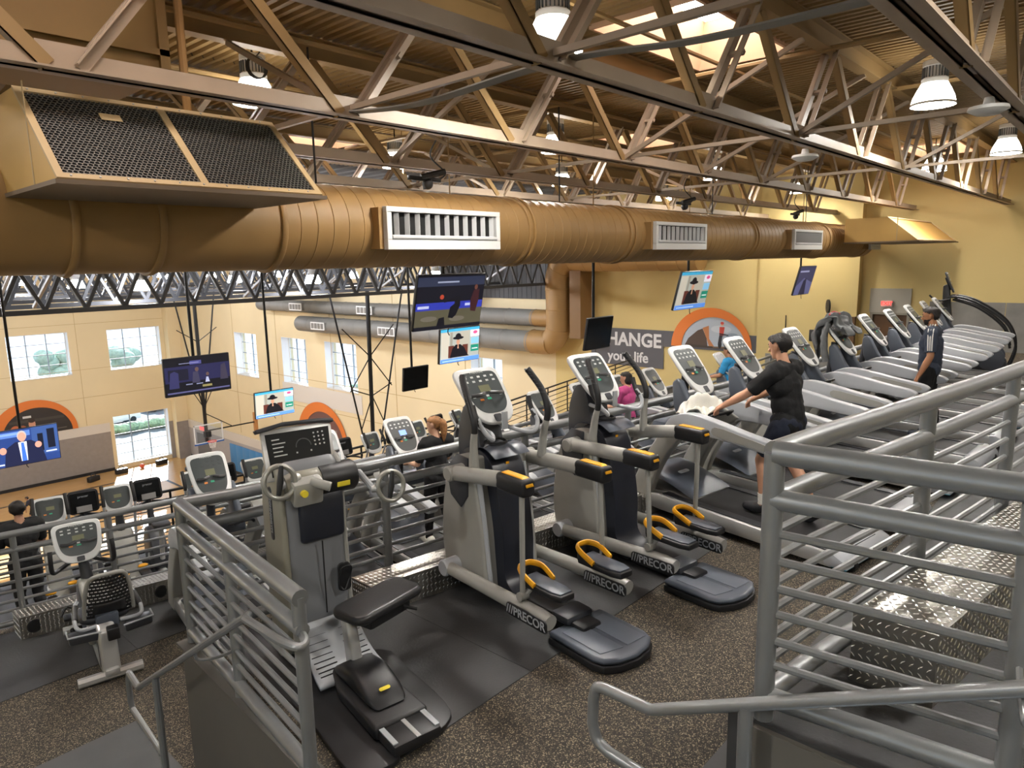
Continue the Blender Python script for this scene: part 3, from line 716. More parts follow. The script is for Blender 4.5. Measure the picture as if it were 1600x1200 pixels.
for k, x in enumerate((-2, .6, 5.5, 11.5, 17, 22.6)):
    mb = MB()
    mb.box(x - .08, x + .08, 20.5, YL - .1, -.1, .02)
    for j in range(22): mb.tube([(x, 20.5 + j * 1.94, -.05), (x, 20.5 + (j + 1) * 1.94, 1.1 if j % 2 else -.95)], .05, 4)
    tag(mb.obj('court_bridging', mat('pale_court_steel', '#8b8c8c', .5), smooth=False), 'pale cross bridging, number %s from the left, between the dark court trusses' % ['one', 'two', 'three', 'four', 'five', 'six'][k], 'bridging', 'bridging over the court')
cl = thing('court_lamp', 'x', 'lamp', (0, 0, 0), 0, 'white lamps between the court trusses')
MB().lathe([(.27, 0), (.29, .04), (.2, .3)], 20, caps=False).obj('reflector', COURTG, cl); MB().lathe([(.01, .06), (.26, .02)], 20, caps=False).obj('lens', COURTG, cl); MB().lathe([(.2, .3), (.16, .36), (.16, .7), (.05, .72)], 16).obj('housing', WHT, cl); MB().tube([(0, 0, .7), (0, 0, 3.4)], .02, 6).obj('stem', BLKST, cl)
first = True
for y in (23, 29, 36, 44, 52):
    for x in (-4, 2.5, 8.5, 14.5, 20.5):
        o = cl if first else copy_tree(cl); first = False; o.location = (x, y, -.62 if y < 30 else -.55)
        o['label'] = 'white conical court lamp, %s from the left in the %s row behind the duct' % (ORD[(-4, 2.5, 8.5, 14.5, 20.5).index(x)], ORD[(23, 29, 36, 44, 52).index(y)])

# ================================================================== railings, handrails, diamond-plate boxes
BARS = (.733, .63, .525, .426, .32, .225)
def railing(name, label, runs, z, posts, m=STEEL, r=.044, bars=BARS, second=.86, bottom=.09, h=1.03, rb=.0155, group=None):
    """runs: list of polylines (lists of xy); posts: list of xy"""
    root = thing(name, label, 'railing', (0, 0, 0), 0, group)
    for run in runs:
        P = lambda hh: [(x, y, z + hh) for x, y in run]
        MB().tube(P(h), r, 14).obj('top_rail', m, root)
        if second: MB().tube(P(second), r * .86, 12).obj('second_rail', m, root)
        if bottom: MB().tube(P(bottom), r * .86, 12).obj('bottom_rail', m, root)
        for b in bars: MB().tube(P(b), rb, 8).obj('rail_bar', m, root)
    mb = MB(); mb.tube([(0, 0, 0), (0, 0, h)], r * .82, 14); me = mb.mesh('post', m)
    for x, y in posts: link('post', me, root, (x, y, z))
    return root
def arc(f, x0, x1, n=None):
    n = n or max(2, int((x1 - x0) / .4)); return [(x0 + (x1 - x0) * i / n, f(x0 + (x1 - x0) * i / n)) for i in range(n + 1)]
# upper tier: front run and the side run along the stair
c0 = (2.40, .935)
railing('upper_railing', 'thick steel railing of the upper tier, nearest on the right', [[c0] + arc(lambda x: rail0(x), 2.7, XE - .1), [c0, (2.47, .2), (2.5, -.9)]], T0,
        [c0, (2.475, .19), (2.5, -.9)] + [(x, rail0(x)) for x in (3.72, 4.95, 6.2, 7.5, 8.8, 10.1, 11.4, 12.7, 14, 15.3, 16.6, 17.9, 19.2, 20.5, 21.8)])
c1 = (1.88, 4.83)
railing('middle_railing', 'steel railing around the tier with the climbers, turning at the stair', [[c1] + arc(lambda x: rail1(x) - .0, 2.2, XE - .1), [c1, (1.66, 2.93)]], T1,
        [c1, (1.79, 3.95), (1.665, 2.96)] + [(x, rail1(x)) for x in (3.4, 4.9, 6.4, 7.9, 9.4, 10.9, 12.4, 13.9, 15.4, 16.9, 18.4, 19.9, 21.4)])
railing('lower_railing', 'steel railing behind the recumbent bike on the third tier', [arc(rail2, -6, XE - .1)], T2,
        [(x, rail2(x)) for x in (-4.4, -2.9, -1.4, .1, 1.6, 2.45, 3.7, 5.2, 6.7, 8.2, 9.7, 11.2, 12.7, 14.2, 15.7, 17.2, 18.7, 20.2)], r=.036, rb=.016)
railing('court_balustrade', 'thin black balustrade of the lowest tier above the court', [arc(rail3, -6, XE - .1)], T3,
        [(x, rail3(x)) for x in [-5.5 + 1.25 * i for i in range(22)]], m=BLKST, r=.024, bars=(.72, .58, .44, .30, .16), second=.86, bottom=.05, h=1.0, rb=.01)
# stair handrails
hr = thing('stair_handrail', 'bent steel handrail across the lower right foreground', 'handrail')
mb = MB()
path = [(2.25, -1.0, -.58), (2.25, .1, -1.16), (2.25, 1.30, -1.765), (2.25, 1.33, -1.78), (2.25, 1.55, -1.78)]
bend = spline([(2.25, 1.53, -1.78), (2.25, 1.59, -1.79), (2.25, 1.61, -1.85)], 4) + spline([(2.25, 1.615, -1.97), (2.25, 1.59, -2.04), (2.25, 1.53, -2.07)], 4)
mb.tube(path[:-1] + bend + [(2.25, 1.32, -2.09), (2.25, .95, -1.92)], .024, 12); mb.obj('hand_rail', STEEL, hr)
MB().tube([(2.25, .94, -1.59), (2.25, .94, T1 + .15)], .027, 12).obj('post', STEEL, hr)
MB().tube(spline([(2.25, .14, -1.18), (2.25, .14, -1.29), (2.35, .16, -1.31), (2.46, .19, -1.22)], 5), .012, 8).obj('bracket', STEEL, hr)
hr = thing('stair_handrail', 'thin steel handrail sloping down beside the grey stair panel', 'handrail')
mb = MB()
mb.tube(spline([(1.665, 2.96, -1.78), (1.63, 2.86, -1.78), (1.58, 2.84, -1.78), (1.555, 2.95, -1.78)], 4) + [(1.56, 3.32, -1.79), (1.6, 3.36, -1.80), (1.6, 5.17, -2.98)] + [(1.6, 5.19, -2.985), (1.6, 5.34, -2.94)], .022, 10); mb.obj('hand_rail', STEEL, hr)
MB().tube([(1.6, 5.34, -2.93), (1.6, 5.375, -3.0), (1.6, 5.385, -3.18), (1.6, 5.36, -3.24), (1.6, 4.85, -3.36)], .02, 10).obj('return_bend', STEEL, hr)
MB().tube([(1.6, 4.82, -2.76), (1.6, 4.82, T2)], .024, 10).obj('post', STEEL, hr)
MB().tube(spline([(1.6, 4.1, -2.28), (1.62, 4.12, -2.36), (1.72, 4.05, -2.36), (1.79, 3.95, -2.3)], 5), .01, 8).obj('bracket', STEEL, hr)

def plate_box(label, f, x0, x1, off0, off1, z, h, hole=None, lug=(.038, .027), lugs_to=None):
    """diamond-plate channel running along a tier edge: off0..off1 = distance behind the railing"""
    r = thing('diamond_plate_box', label, 'plate box', (0, 0, 0), 0, 'diamond plate channels along the railings')
    n = max(1, int((x1 - x0) / .6)); xs = [x0 + (x1 - x0) * i / n for i in range(n + 1)]
    mb = MB()
    for a, b in zip(xs, xs[1:]):
        mb.prism([(a, f(a) - off1), (b, f(b) - off1), (b, f(b) - off0), (a, f(a) - off0)], z, z + h, 'z')
    body = mb.obj('plate_body', PLATE, r, smooth=False, weld=True)
    # raised lugs in a herringbone: top, near side and open end
    L = MB(); k = 0; lx = lugs_to or x1
    def lugm(c, du, dv, dn):
        l, w, t = .0135, .0042, .003; u, v, nn = Vector(du), Vector(dv), Vector(dn); c = Vector(c)
        a = (u + v).normalized() if k % 2 else (u - v).normalized(); b_ = nn.cross(a)
        L.add([c - a * l, c - b_ * w, c + a * l, c + b_ * w, c + nn * t - a * l * .5, c + nn * t + a * l * .5], [(0, 1, 4), (1, 2, 5, 4), (2, 3, 5), (3, 0, 4, 5)])
    x = x0 + .02
    while x < lx - .01:
        s = (f(x + .1) - f(x)) / .1; du = Vector((1, s, 0)).normalized()
        y = .02
        while y < off1 - off0:
            k += 1; lugm((x, f(x) - off1 + y, z + h), du, (0, 1, 0), (0, 0, 1)); y += lug[1]
        zz = .02
        while zz < h - .005:
            k += 1; lugm((x, f(x) - off1, z + zz), du, (0, 0, 1), (0, -1, 0)); zz += lug[1]
        x += lug[0]; k += 1
    y = .02
    while y < off1 - off0:
        zz = .02
        while zz < h - .005: k += 1; lugm((x0, f(x0) - off1 + y, z + zz), (0, 1, 0), (0, 0, 1), (-1, 0, 0)); zz += lug[1] * 1.2
        y += lug[0] * .8; k += 1
    o = L.obj('tread_pattern', LUG, r, smooth=False); o['kind'] = 'stuff'
    if hole:
        for hx in hole:
            m_ = MB(); m_.lathe([(.07, 0), (.07, -.008), (.055, -.008)], 20, ax='y'); m_.obj('cable_grommet', BLACK, r, loc=(hx, f(hx) - off1, z + h * .5))
            m_ = MB(); m_.lathe([(.056, -.009), (.0, -.0095)], 20, ax='y', caps=False); m_.obj('grommet_hole', DARK, r, loc=(hx, f(hx) - off1, z + h * .5))
    return r
plate_box('diamond plate box on the upper tier behind the near right railing', rail0, 2.86, 9.0, .10, .40, T0, .3, lugs_to=6.5)
plate_box('diamond plate box behind the first climber on the middle tier', rail1, 2.93, 6.0, .22, .48, T1, .24)
plate_box('diamond plate box behind the treadmill row of the middle tier', rail1, 6.05, 20, .22, .48, T1, .2, lugs_to=8)
plate_box('diamond plate box at the left edge behind the recumbent bike', rail2, 1.50, 3.3, .06, .30, T2, .24, hole=(1.62, 2.78))
plate_box('diamond plate box under the lower railing behind the treadmills', rail2, 3.4, 18, .06, .30, T2, .22, lugs_to=6)
# black slot in the near box end

# ================================================================== exercise machines (local: y forward, x right, origin on the floor)
def coutline(w, h, k=4):
    q = [(-.5, .30), (-.47, .45), (-.34, .5), (0, .505), (.34, .5), (.47, .45), (.5, .30), (.47, -.1), (.40, -.33), (.25, -.465), (0, -.5), (-.25, -.465), (-.40, -.33), (-.47, -.1)]
    return [(p.x * w, p.y * h) for p in spline([(x, y, 0) for x, y in q], k, True)]
LCDB = mat('blue_lcd', '#6f8fe0', .3, emit=1.2)
KEYW = mat('key_white', '#c9cccb', .4); KEYG = mat('key_green', '#3fae8a', .4); KEYO = mat('key_orange', '#e0893c', .4); KEYR = mat('key_red', '#c94a44', .4)
def console(parent, loc, w, h, lean, shell=WHITE, face=FACE, lcd=LCD, detail=2, tray=True, logo=True):
    c = MB().prism(coutline(w, h), -.035, .0, 'z').obj('console', shell, parent, bevel=.012, segs=3, loc=loc, rot=(PI / 2 - lean, 0, 0))
    fo = [(x * .82, y * .74 + .045 * h) for x, y in coutline(w, h)]
    MB().prism(fo, .0, .004, 'z').obj('console_face', face, c)
    b = MB().prism([(x * .7, y * .62 - .02) for x, y in coutline(w, h)], -.07, -.034, 'z').obj('console_back', BLACK, c, bevel=.01)
    if detail:
        MB().box(-.11 * w, .13 * w, .05 * h, .17 * h, .004, .007).obj('display', lcd, c, smooth=False)
        k = MB()
        for r_, y in ((5, .33), (5, .25), (3, -.02)):
            for i in range(r_): x = (-.3 + .6 * i / max(1, r_ - 1)) * w; k.box(x - .03 * w, x + .03 * w, (y - .016) * h, (y + .016) * h, .004, .006)
        k.obj('key_rows', KEYW if detail > 1 else FACE, c, smooth=False)
        k = MB(); k.box(-.04 * w, .05 * w, -.09 * h, -.055 * h, .004, .007); k.obj('start_key', KEYG, c, smooth=False)
        k = MB(); k.box(-.2 * w, -.12 * w, -.1 * h, -.065 * h, .004, .007); k.obj('stop_key', KEYO, c, smooth=False)
        if logo: lettering('maker_name', 'PRECOR', .05 * w * 1.6, KEYW, T(0, .415 * h, .0045), c, .0008)
    if tray:
        t = MB()
        for s in (-1, 1): t.tube(spline([(s * .36 * w, .0 * h, .012), (s * .2 * w, -.03 * h, .04), (s * .05 * w, .02 * h, .02)], 4), .008, 6, flatx=2)
        t.obj('book_ledge', BLACK, c)
        MB().prism(rrect(.16 * w, .12 * h, .01, 2, 0, -.41 * h), .0, .006, 'z').obj('key_slot', CHAR, c)
    return c

# ------------------------------------------------------------------ treadmill
def treadmill(label, loc, yaw, detail=2, face=FACE, lcd=LCD, group=None):
    r = thing('treadmill', label, 'treadmill', loc, yaw, group)
    for s in (-1, 1):
        MB().prism([(-1.36, .13), (-1.2, .17), (.55, .235), (.8, .2), (.78, .1), (.5, .075), (-1.3, .045)], s * .325, s * .44, 'x').obj('side_rail', SILVER, r, bevel=.014)
        MB().prism([(-1.3, .165), (.5, .232), (.5, .243), (-1.3, .176)], s * .30, s * .40, 'x').obj('foot_board', CHAR, r, smooth=False)
        MB().prism([(-1.3, .0), (-1.05, .0), (-1.1, .06), (-1.27, .06)], s * .30, s * .36, 'x').obj('rear_foot', BLACK, r, bevel=.01)
        # broad leaning upright
        up = spline([(.92, .06, 0), (.86, .3, 0), (.70, .62, 0), (.50, .90, 0), (.30, 1.07, 0)], 4); lo = spline([(.12, .98, 0), (.33, .80, 0), (.52, .52, 0), (.63, .25, 0), (.66, .06, 0)], 4)
        MB().prism([(p.x, p.y) for p in up] + [(p.x, p.y) for p in lo], s * .34, s * .445, 'x').obj('upright', GREY, r, bevel=.02, segs=3)
        # long arm: swells at the front, rounded at the rear
        top = spline([(.47, .93, 0), (.36, 1.08, 0), (.16, 1.145, 0), (-.1, 1.12, 0), (-.42, 1.06, 0), (-.72, 1.01, 0), (-.80, .965, 0)], 4); bot = spline([(-.78, .93, 0), (-.70, .905, 0), (-.42, .93, 0), (-.08, .955, 0), (.15, .94, 0), (.4, .86, 0)], 4)
        a = MB().prism([(p.x, p.y) for p in top] + [(p.x, p.y) for p in bot], s * .36, s * .47, 'x').obj('arm', LGREY, r, bevel=.03, segs=3)
        if detail > 1:
            pts = [(p.x, p.y) for p in spline([(-.16, 1.065, 0), (-.45, 1.025, 0), (-.69, .985, 0), (-.72, .95, 0), (-.66, .932, 0), (-.4, .955, 0), (-.14, .985, 0)], 3, True)]
            MB().prism(pts, s * .469, s * .476, 'x').obj('arm_inlay', GREY, a)
        MB().prism([(.20, 1.04), (.30, 1.18), (.42, 1.40), (.48, 1.43), (.54, 1.38), (.52, 1.14), (.42, .92)], s * .165, s * .24, 'x').obj('dash_wing', SLATE, r, bevel=.03, segs=3)
        MB().tube(spline([(s * .34, .25, 1.0), (s * .28, .16, 1.06), (s * .16, .1, 1.08), (s * .05, .16, 1.06)], 5), .018, 8).obj('grip', BLACK, r)
    MB().prism([(-1.34, .15), (.5, .22), (.5, .232), (-1.34, .162)], -.29, .29, 'x').obj('belt', mat('tread_belt', '#232325', .6, var=.15, vscale=6), r, smooth=False)
    MB().prism([(-1.33, .05), (.5, .08), (.5, .2), (-1.33, .148)], -.31, .31, 'x').obj('deck', BLACK, r, smooth=False)
    MB().prism([(-1.44, .06), (-1.40, .13), (-1.3, .178), (-1.22, .175), (-1.24, .05)], -.445, .445, 'x').obj('rear_cap', LGREY, r, bevel=.018)
    MB().box(-.44, .44, -1.43, -1.28, .055, .066).obj('blue_edge', mat('teal_strip', '#3c87a0', .4), r, bevel=.004)
    for s in (-1, 1): MB().lathe([(.045, s * .24), (.045, s * .3)], 14, (0, -1.40, .05), 'x').obj('rear_roller', BLACK, r)
    h = MB(); h.grid(lambda u, v: ((u - .5) * .66, .18 + .72 * v, .235 + (.24 * math.sin(min(1, v * 1.15) * PI / 2) - (.2 * max(0, v - .8) / .2 if v > .8 else 0)) * (1 - .35 * (2 * u - 1) ** 4)), 12, 14)
    h.obj('motor_hood', SLATE, r)
    MB().box(-.34, .34, .18, .9, .07, .24).obj('motor_pan', GREY, r, bevel=.03)
    if detail > 1: MB().prism(rrect(.16, .045, .02, 3), 0, .006, 'z').obj('hood_badge', LGREY, r, loc=(-.12, .45, .432), rot=(.3, 0, 0), bevel=.002)
    MB().box(-.33, .33, .48, .72, .82, .98).obj('cross_dash', SLATE, r, bevel=.04)
    MB().tube([(0, .60, .9), (0, .54, 1.42)], .045, 8).obj('console_neck', CHAR, r)
    for s in (-1, 1): MB().lathe([(.055, .0), (.06, .06), (.045, .06), (.04, .01)], 12).obj('cup_holder', BLACK, r, loc=(s * .22, .42, .985))
    console(r, (0, .44, 1.50), .40, .60, math.radians(40), WHITE, face, lcd, detail)
    return r

# ------------------------------------------------------------------ adaptive climber with hanging pedals
def climber(label, loc, yaw, ph):
    r = thing('adaptive_climber', label, 'elliptical trainer', loc, yaw, 'adaptive climbers on the middle tier')
    # rear step plate
    o = [(-.26, -.42), (-.262, -.85), (-.235, -.93), (-.14, -.99), (0, -1.015), (.14, -.99), (.235, -.93), (.262, -.85), (.26, -.42)]
    MB().prism(o, .0, .055, 'z').obj('plate_skirt', BLACK, r, bevel=.012)
    p = MB().prism([(x * .985, y * .99) for x, y in o], .055, .10, 'z').obj('rear_step', SLATE, r, bevel=.03, segs=3)
    MB().prism([(-.2, -.5), (-.2, -.86), (-.02, -.9), (-.02, -.5)], .10, .105, 'z').obj('step_tread', mat('step_grey', '#5b616b', .45), p, bevel=.003)
    MB().prism([(.02, -.5), (.02, -.9), (.2, -.9), (.2, -.5)], .10, .105, 'z').obj('step_tread', MATS['step_grey'], p, bevel=.003)
    MB().box(-.09, .09, -.6, .5, .03, .13).obj('spine_beam', BLACK, r, bevel=.02)
    MB().box(-.13, .13, -.48, -.3, .10, .17).obj('spine_cover', CHAR, r, bevel=.03)
    # front stabiliser
    MB().tube([(-.42, .84, .06), (.42, .84, .06)], .052, 14).obj('front_stabiliser', GREY, r)
    for s in (-1, 1): MB().lathe([(.056, s * .42), (.056, s * .46)], 14, (0, .84, .06), 'x').obj('stabiliser_cap', GREY, r)
    # side shells: tall bowed tombstones
    front = spline([(.80, .12, 0), (.86, .4, 0), (.83, .75, 0), (.74, 1.02, 0), (.60, 1.16, 0)], 5); back = spline([(.42, 1.16, 0), (.40, 1.0, 0), (.33, .65, 0), (.30, .35, 0), (.28, .12, 0)], 5)
    for s in (-1, 1):
        b = MB().prism([(q.x, q.y) for q in front] + [(q.x, q.y) for q in back], s * .13, s * .27, 'x').obj('side_shell', GREY, r, bevel=.06, segs=4)
        MB().prism([(.70, .82), (.74, 1.03), (.60, 1.17), (.45, 1.16), (.47, .85), (.56, .74)], s * .268, s * .285, 'x').obj('shell_inset', CHAR, b, bevel=.02)
        MB().tube([(s * .215, .28, .1), (s * .225, .33, .62), (s * .225, .40, 1.05)], .022, 8).obj('shell_pipe', LGREY, b)
    c = spline([(.78, .15, 0), (.80, .6, 0), (.72, 1.1, 0), (.55, 1.2, 0), (.36, 1.14, 0), (.27, .95, 0), (.20, .55, 0), (.19, .25, 0), (.05, .13, 0), (.05, .08, 0)], 5)
    MB().prism([(q.x, q.y) for q in c], -.15, .15, 'x').obj('centre_shroud', NAVY, r, bevel=.03, segs=3)
    lettering('maker_name', 'PRECOR', .06, LGREY, T(0.02, .305, 1.02) @ RX(PI / 2 - .2), r, .001)
    MB().box(-.015, .015, .318, .322, 1.09, 1.11).obj('yellow_mark', YEL, r, smooth=False)
    # top cover and neck
    t = spline([(.40, 1.13, 0), (.50, 1.2, 0), (.56, 1.40, 0), (.62, 1.52, 0), (.72, 1.5, 0), (.80, 1.3, 0), (.80, 1.05, 0), (.74, .95, 0)], 4)
    MB().prism([(q.x, q.y) for q in t], -.12, .12, 'x').obj('neck_shroud', CHAR, r, bevel=.03, segs=3)
    MB().grid(lambda u, v: ((u - .5) * .34, .25 + .32 * v, 1.17 + .06 * math.sin(v * PI) + .012 * math.sin(u * 9) * math.sin(v * 7)), 12, 10).obj('top_tray', SLATE, r)
    MB().tube([q + Vector((0, 0, 0)) for q in spline([(-.07, .42, 1.24), (0, .36, 1.25), (.07, .42, 1.24), (.06, .5, 1.25), (-.06, .5, 1.25)], 4, True)], .012, 6, closed=True).obj('cup_ring', BLACK, r)
    console(r, (0, .56, 1.60), .43, .52, math.radians(42))
    # fixed bars: U of light tube with black grips
    for s in (-1, 1):
        MB().tube(spline([(s * .10, .55, 1.36), (s * .12, .36, 1.34), (s * .2, .24, 1.33), (s * .26, .26, 1.40), (s * .265, .33, 1.48)], 6), .017, 10).obj('fixed_bar', LGREY, r)
        MB().tube(spline([(s * .262, .29, 1.43), (s * .27, .35, 1.50), (s * .272, .38, 1.58)], 4), .021, 10).obj('fixed_grip', BLACK, r)
    MB().box(-.028, .028, .335, .35, 1.36, 1.50).xf(T(0, .0, 0)).obj('heart_sensor', LGREY, r, bevel=.006)
    # swinging side assemblies
    for s in (-1, 1):
        d = ph if s < 0 else -ph
        x = s * .36
        MB().lathe([(.06, s * .25), (.06, s * .42), (.05, s * .43)], 18, (0, .52, 1.05), 'x').obj('shoulder_hub', GREY, r)
        ye, ze = -.10 + .05 * d, 1.11 + .07 * d
        MB().tube([(x, .58, 1.03), (x, .50, 1.05), (x, ye, ze)], [.05, .058, .058], 14).obj('shoulder_arm', GREY, r)
        cap = MB(); cap.prism(rrect(.115, .125, .03, 3), 0, .30, 'y'); Mc = Matrix.Translation((x, ye - .28, ze + (-.0))) ; cap.xf(Mc)
        co = cap.obj('arm_cap', BLACK, r, bevel=.02, segs=3)
        y_ = MB(); y_.grid(lambda u, v: (x + (u - .5) * .06, ye - .29 + .27 * v, ze + .060 - .05 * max(0, (.25 - v) / .25) ** 2 + .004), 4, 12); yo = y_.obj('yellow_strip', YEL, co); m_ = yo.modifiers.new('solid', 'SOLIDIFY'); m_.thickness = .008; m_.offset = 0
        # swinging handle rising from the shoulder
        tilt = .10 * d
        hp = spline([(s * .33, .30, 1.10), (s * .335, .28 + tilt * .3, 1.30), (s * .34, .25 + tilt * .6, 1.46), (s * .335, .31 + tilt * .9, 1.62), (s * .30, .42 + tilt, 1.76), (s * .285, .44 + tilt, 1.79)], 5)
        MB().tube(hp[:9], [.038 - .014 * i / 8 for i in range(9)], 12).obj('handle_stem', GREY, r)
        g = MB().tube(hp[8:], .026, 12).obj('handle_grip', BLACK, r)
        rib = MB()
        for q in hp[-11:-1]: rib.ball(q, .030, .030, .006, 10, 4)
        rib.obj('grip_ribs', CHAR, g)
        # hanging rod, lower beam, pedal
        yr, zr = ye - .20, ze - .06
        yp, zp = -.27 + .10 * d, .36 - .05 * d
        MB().tube([(x, yr, zr), (x, yp - .04, zp)], .020, 10).obj('hanging_rod', GREY, r)
        MB().lathe([(.032, -.035), (.032, .035)], 14, (x, yp - .04, zp), 'x').obj('rod_clevis', GREY, r)
        hy, hz = .66, .24; by, bz = -.58 + .06 * d, .27 - .05 * d
        MB().lathe([(.068, s * .27), (.068, s * .40), (.06, s * .41)], 18, (0, hy, hz), 'x').obj('lower_hub', LGREY, r)
        bm_ = MB().tube([(x, hy, hz), (x, by + .1, bz + .01), (x, by, bz)], [.05, .055, .055], 14).obj('lower_beam', GREY, r)
        pl_ = MB().prism(rrect(.42, .09, .03, 3), 0, .014, 'z').obj('name_plate', BLACK, bm_, bevel=.004)
        side = -1; ang = math.atan2(bz - hz, -(by - hy))
        pl_.matrix_local = Matrix.Translation((x - .062, by + .17, bz + .0)) @ Matrix(((0, 0, -1), (-1, 0, 0), (0, 1, 0))).to_4x4() @ RZ(ang)
        lettering('maker_name', '///PRECOR', .088, LGREY, T(0, 0, .016), pl_, .001, bold=.0012)
        px0, pz = x + s * .02 - s * .13, zp + .05
        tr = MB().prism([(px0 - .085, yp + .03), (px0 + .085, yp + .03), (px0 + .085, yp - .30), (px0 + .06, yp - .38), (px0 - .06, yp - .38), (px0 - .085, yp - .30)], pz, pz + .045, 'z').obj('pedal', BLACK, r, bevel=.012)
        MB().prism([(px0 - .07, yp + .02), (px0 + .07, yp + .02), (px0 + .07, yp - .29), (px0 + .05, yp - .36), (px0 - .05, yp - .36), (px0 - .07, yp - .29)], pz + .045, pz + .056, 'z').obj('pedal_tread', SLATE, tr, bevel=.004)
        hoop = spline([(px0 - .09, yp - .14, pz + .05), (px0 - .095, yp - .02, pz + .10), (px0 - .06, yp + .055, pz + .115), (px0, yp + .07, pz + .118), (px0 + .06, yp + .055, pz + .115), (px0 + .095, yp - .02, pz + .10), (px0 + .09, yp - .14, pz + .05)], 5)
        MB().tube(hoop, .024, 8, flatx=.55).obj('toe_hoop', YEL, tr)
        MB().grid(lambda u, v: tuple(Vector(hoop[int(round(u * (len(hoop) - 1)))]) * 1.0 + Vector((0, 0, -(hoop[int(round(u * (len(hoop) - 1)))].z - pz - .02) * v))), 24, 2).obj('toe_wall', BLACK, tr)
        MB().tube([(x, yp - .05, zp), (px0, yp - .05, pz + .01)], .02, 8).obj('pedal_bracket', GREY, r)
    return r

# ------------------------------------------------------------------ upper-body ergometer with hand wheels and swivel seat
def ergometer(label, loc, yaw):
    r = thing('arm_ergometer', label, 'arm bike', loc, yaw)
    o = spline([(-.33, .2, 0), (-.37, -.3, 0), (-.38, -.70, 0), (-.3, -.80, 0), (-.12, -.80, 0), (-.06, -.60, 0), (.06, -.60, 0), (.12, -.74, 0), (.26, -.70, 0), (.33, -.55, 0), (.34, -.1, 0), (.3, .25, 0)], 3, True)
    MB().prism([(p.x, p.y) for p in o], 0, .035, 'z').obj('floor_plate', BLACK, r, bevel=.01)
    m = MB(); m.prism([(-.17, -.62), (.17, -.62), (.16, -.12), (.1, .1), (-.1, .1), (-.16, -.12)], .035, .12, 'z'); m.obj('seat_rail_housing', BLACK, r, bevel=.025, segs=3)
    m = MB(); m.prism([(.1, .12), (-.05, .22), (-.22, .25), (-.4, .2), (-.52, .12)], -.12, .12, 'x'); q = m.obj('seat_rail_cover', BLACK, r, bevel=.04, segs=3)
    MB().prism(rrect(.07, .022, .01, 3), 0, .004, 'z').obj('maker_badge', mat('bright_yellow', '#e6d23c', .4), q, loc=(.0, -.42, .196), rot=(.5, 0, 0))
    m = MB(); m.box(-.15, .15, -.80, -.60, .03, .10); q = m.obj('slide_block', BLACK, r, bevel=.02)
    for x in (-.145, .115): MB().box(x, x + .03, -.78, -.60, .10, .106).obj('slide_strip', LGREY, q, smooth=False)
    MB().box(-.01, .015, -.80, -.56, .1, .104).obj('slide_ruler', SILVER, q, smooth=False)
    MB().prism([(.03, .16), (-.10, .16), (-.02, .46), (.08, .46)], -.035, .035, 'x').obj('seat_post', SILVER, r, bevel=.02, segs=3)
    s = MB(); s.prism(rrect(.58, .29, .08, 5), -.035, .03, 'z'); so = s.obj('seat', VINYL, r, bevel=.03, segs=4, loc=(.20, .0, .52), rot=(0, 0, .30))
    MB().box(-.16, .2, -.09, .09, -.12, -.035).obj('seat_pan', BLACK, so, bevel=.02)
    MB().tube([(.12, -.1, -.07), (.17, -.17, -.09)], .012, 6).obj('seat_lever', BLACK, so)
    # ramp with slots
    rp = MB(); rp.grid(lambda u, v: ((u - .5) * (.44 - .08 * v), .0 + .48 * v, .07 + .40 * v * v), 8, 10); ro = rp.obj('foot_ramp', LGREY, r); md = ro.modifiers.new('solid', 'SOLIDIFY'); md.thickness = .03; md.offset = 0
    sl = MB()
    for i in range(9):
        v = .15 + .07 * i; y = .48 * v; z = .07 + .40 * v * v + .016
        for s_ in (-1, 1): sl.box(s_ * .115 - .07, s_ * .115 + .07, y - .004, y + .004, z - .004, z + .004)
    sl.obj('ramp_slots', DARK, ro, smooth=False)
    # tower
    tw = [(p.x, p.y) for p in spline([(.72, .06, 0), (.76, .6, 0), (.74, 1.15, 0), (.66, 1.36, 0), (.50, 1.40, 0), (.40, 1.3, 0), (.40, 1.1, 0), (.38, .6, 0), (.36, .34, 0), (.42, .26, 0), (.5, .06, 0)], 4, True)]
    MB().prism(tw, -.215, .18, 'x').obj('tower', mat('tower_grey', '#74767a', .4), r, bevel=.05, segs=4)
    for xa, xb, m_ in ((-.245, -.20, OLIVE), (.165, .20, GREY)):
        sh = MB().prism([(x * .97 + .018, z) for x, z in tw], xa, xb, 'x').obj('tower_side', m_, r, bevel=.02, segs=3)
        if xa < 0:
            sl_ = MB().prism([(y, z) for y, z in rrect(.05, .36, .024, 4, .56, 1.05)], xa - .006, xa, 'x').obj('logo_slot', CHAR, sh)
            lettering('maker_name', 'TECHNOGYM', .042, LGREY, Matrix.Translation((xa - .007, .56, 1.05)) @ Matrix(((0, 0, -1), (-1, 0, 0), (0, 1, 0))).to_4x4() @ RZ(-PI / 2), sl_, .001)
    MB().prism([(.36, .86), (.35, 1.12), (.38, 1.2), (.5, 1.2), (.5, .84)], -.13, .17, 'x').obj('tower_chin', NAVY, r, bevel=.03, segs=3)
    MB().box(-.003, .003, .352, .36, .36, .86).obj('tower_seam', DARK, r, smooth=False)
    bh = MB(); bh.tube(spline([(.10, .34, .60), (.10, .30, .66), (.16, .30, .66), (.17, .34, .58), (.12, .32, .5), (.10, .34, .52)], 4, True), .006, 6, closed=True); bh.obj('bottle_cage', BLACK, r)
    MB().prism(rrect(.09, .2, .03, 3, .13, .58), .335, .352, 'y').obj('bottle_plate', BLACK, r, bevel=.006)
    # crank head
    MB().lathe([(.085, -.20), (.10, -.16), (.10, .02), (.095, .03)], 24, (0, .44, 1.24), 'x').obj('crank_head', OLIVE, r)
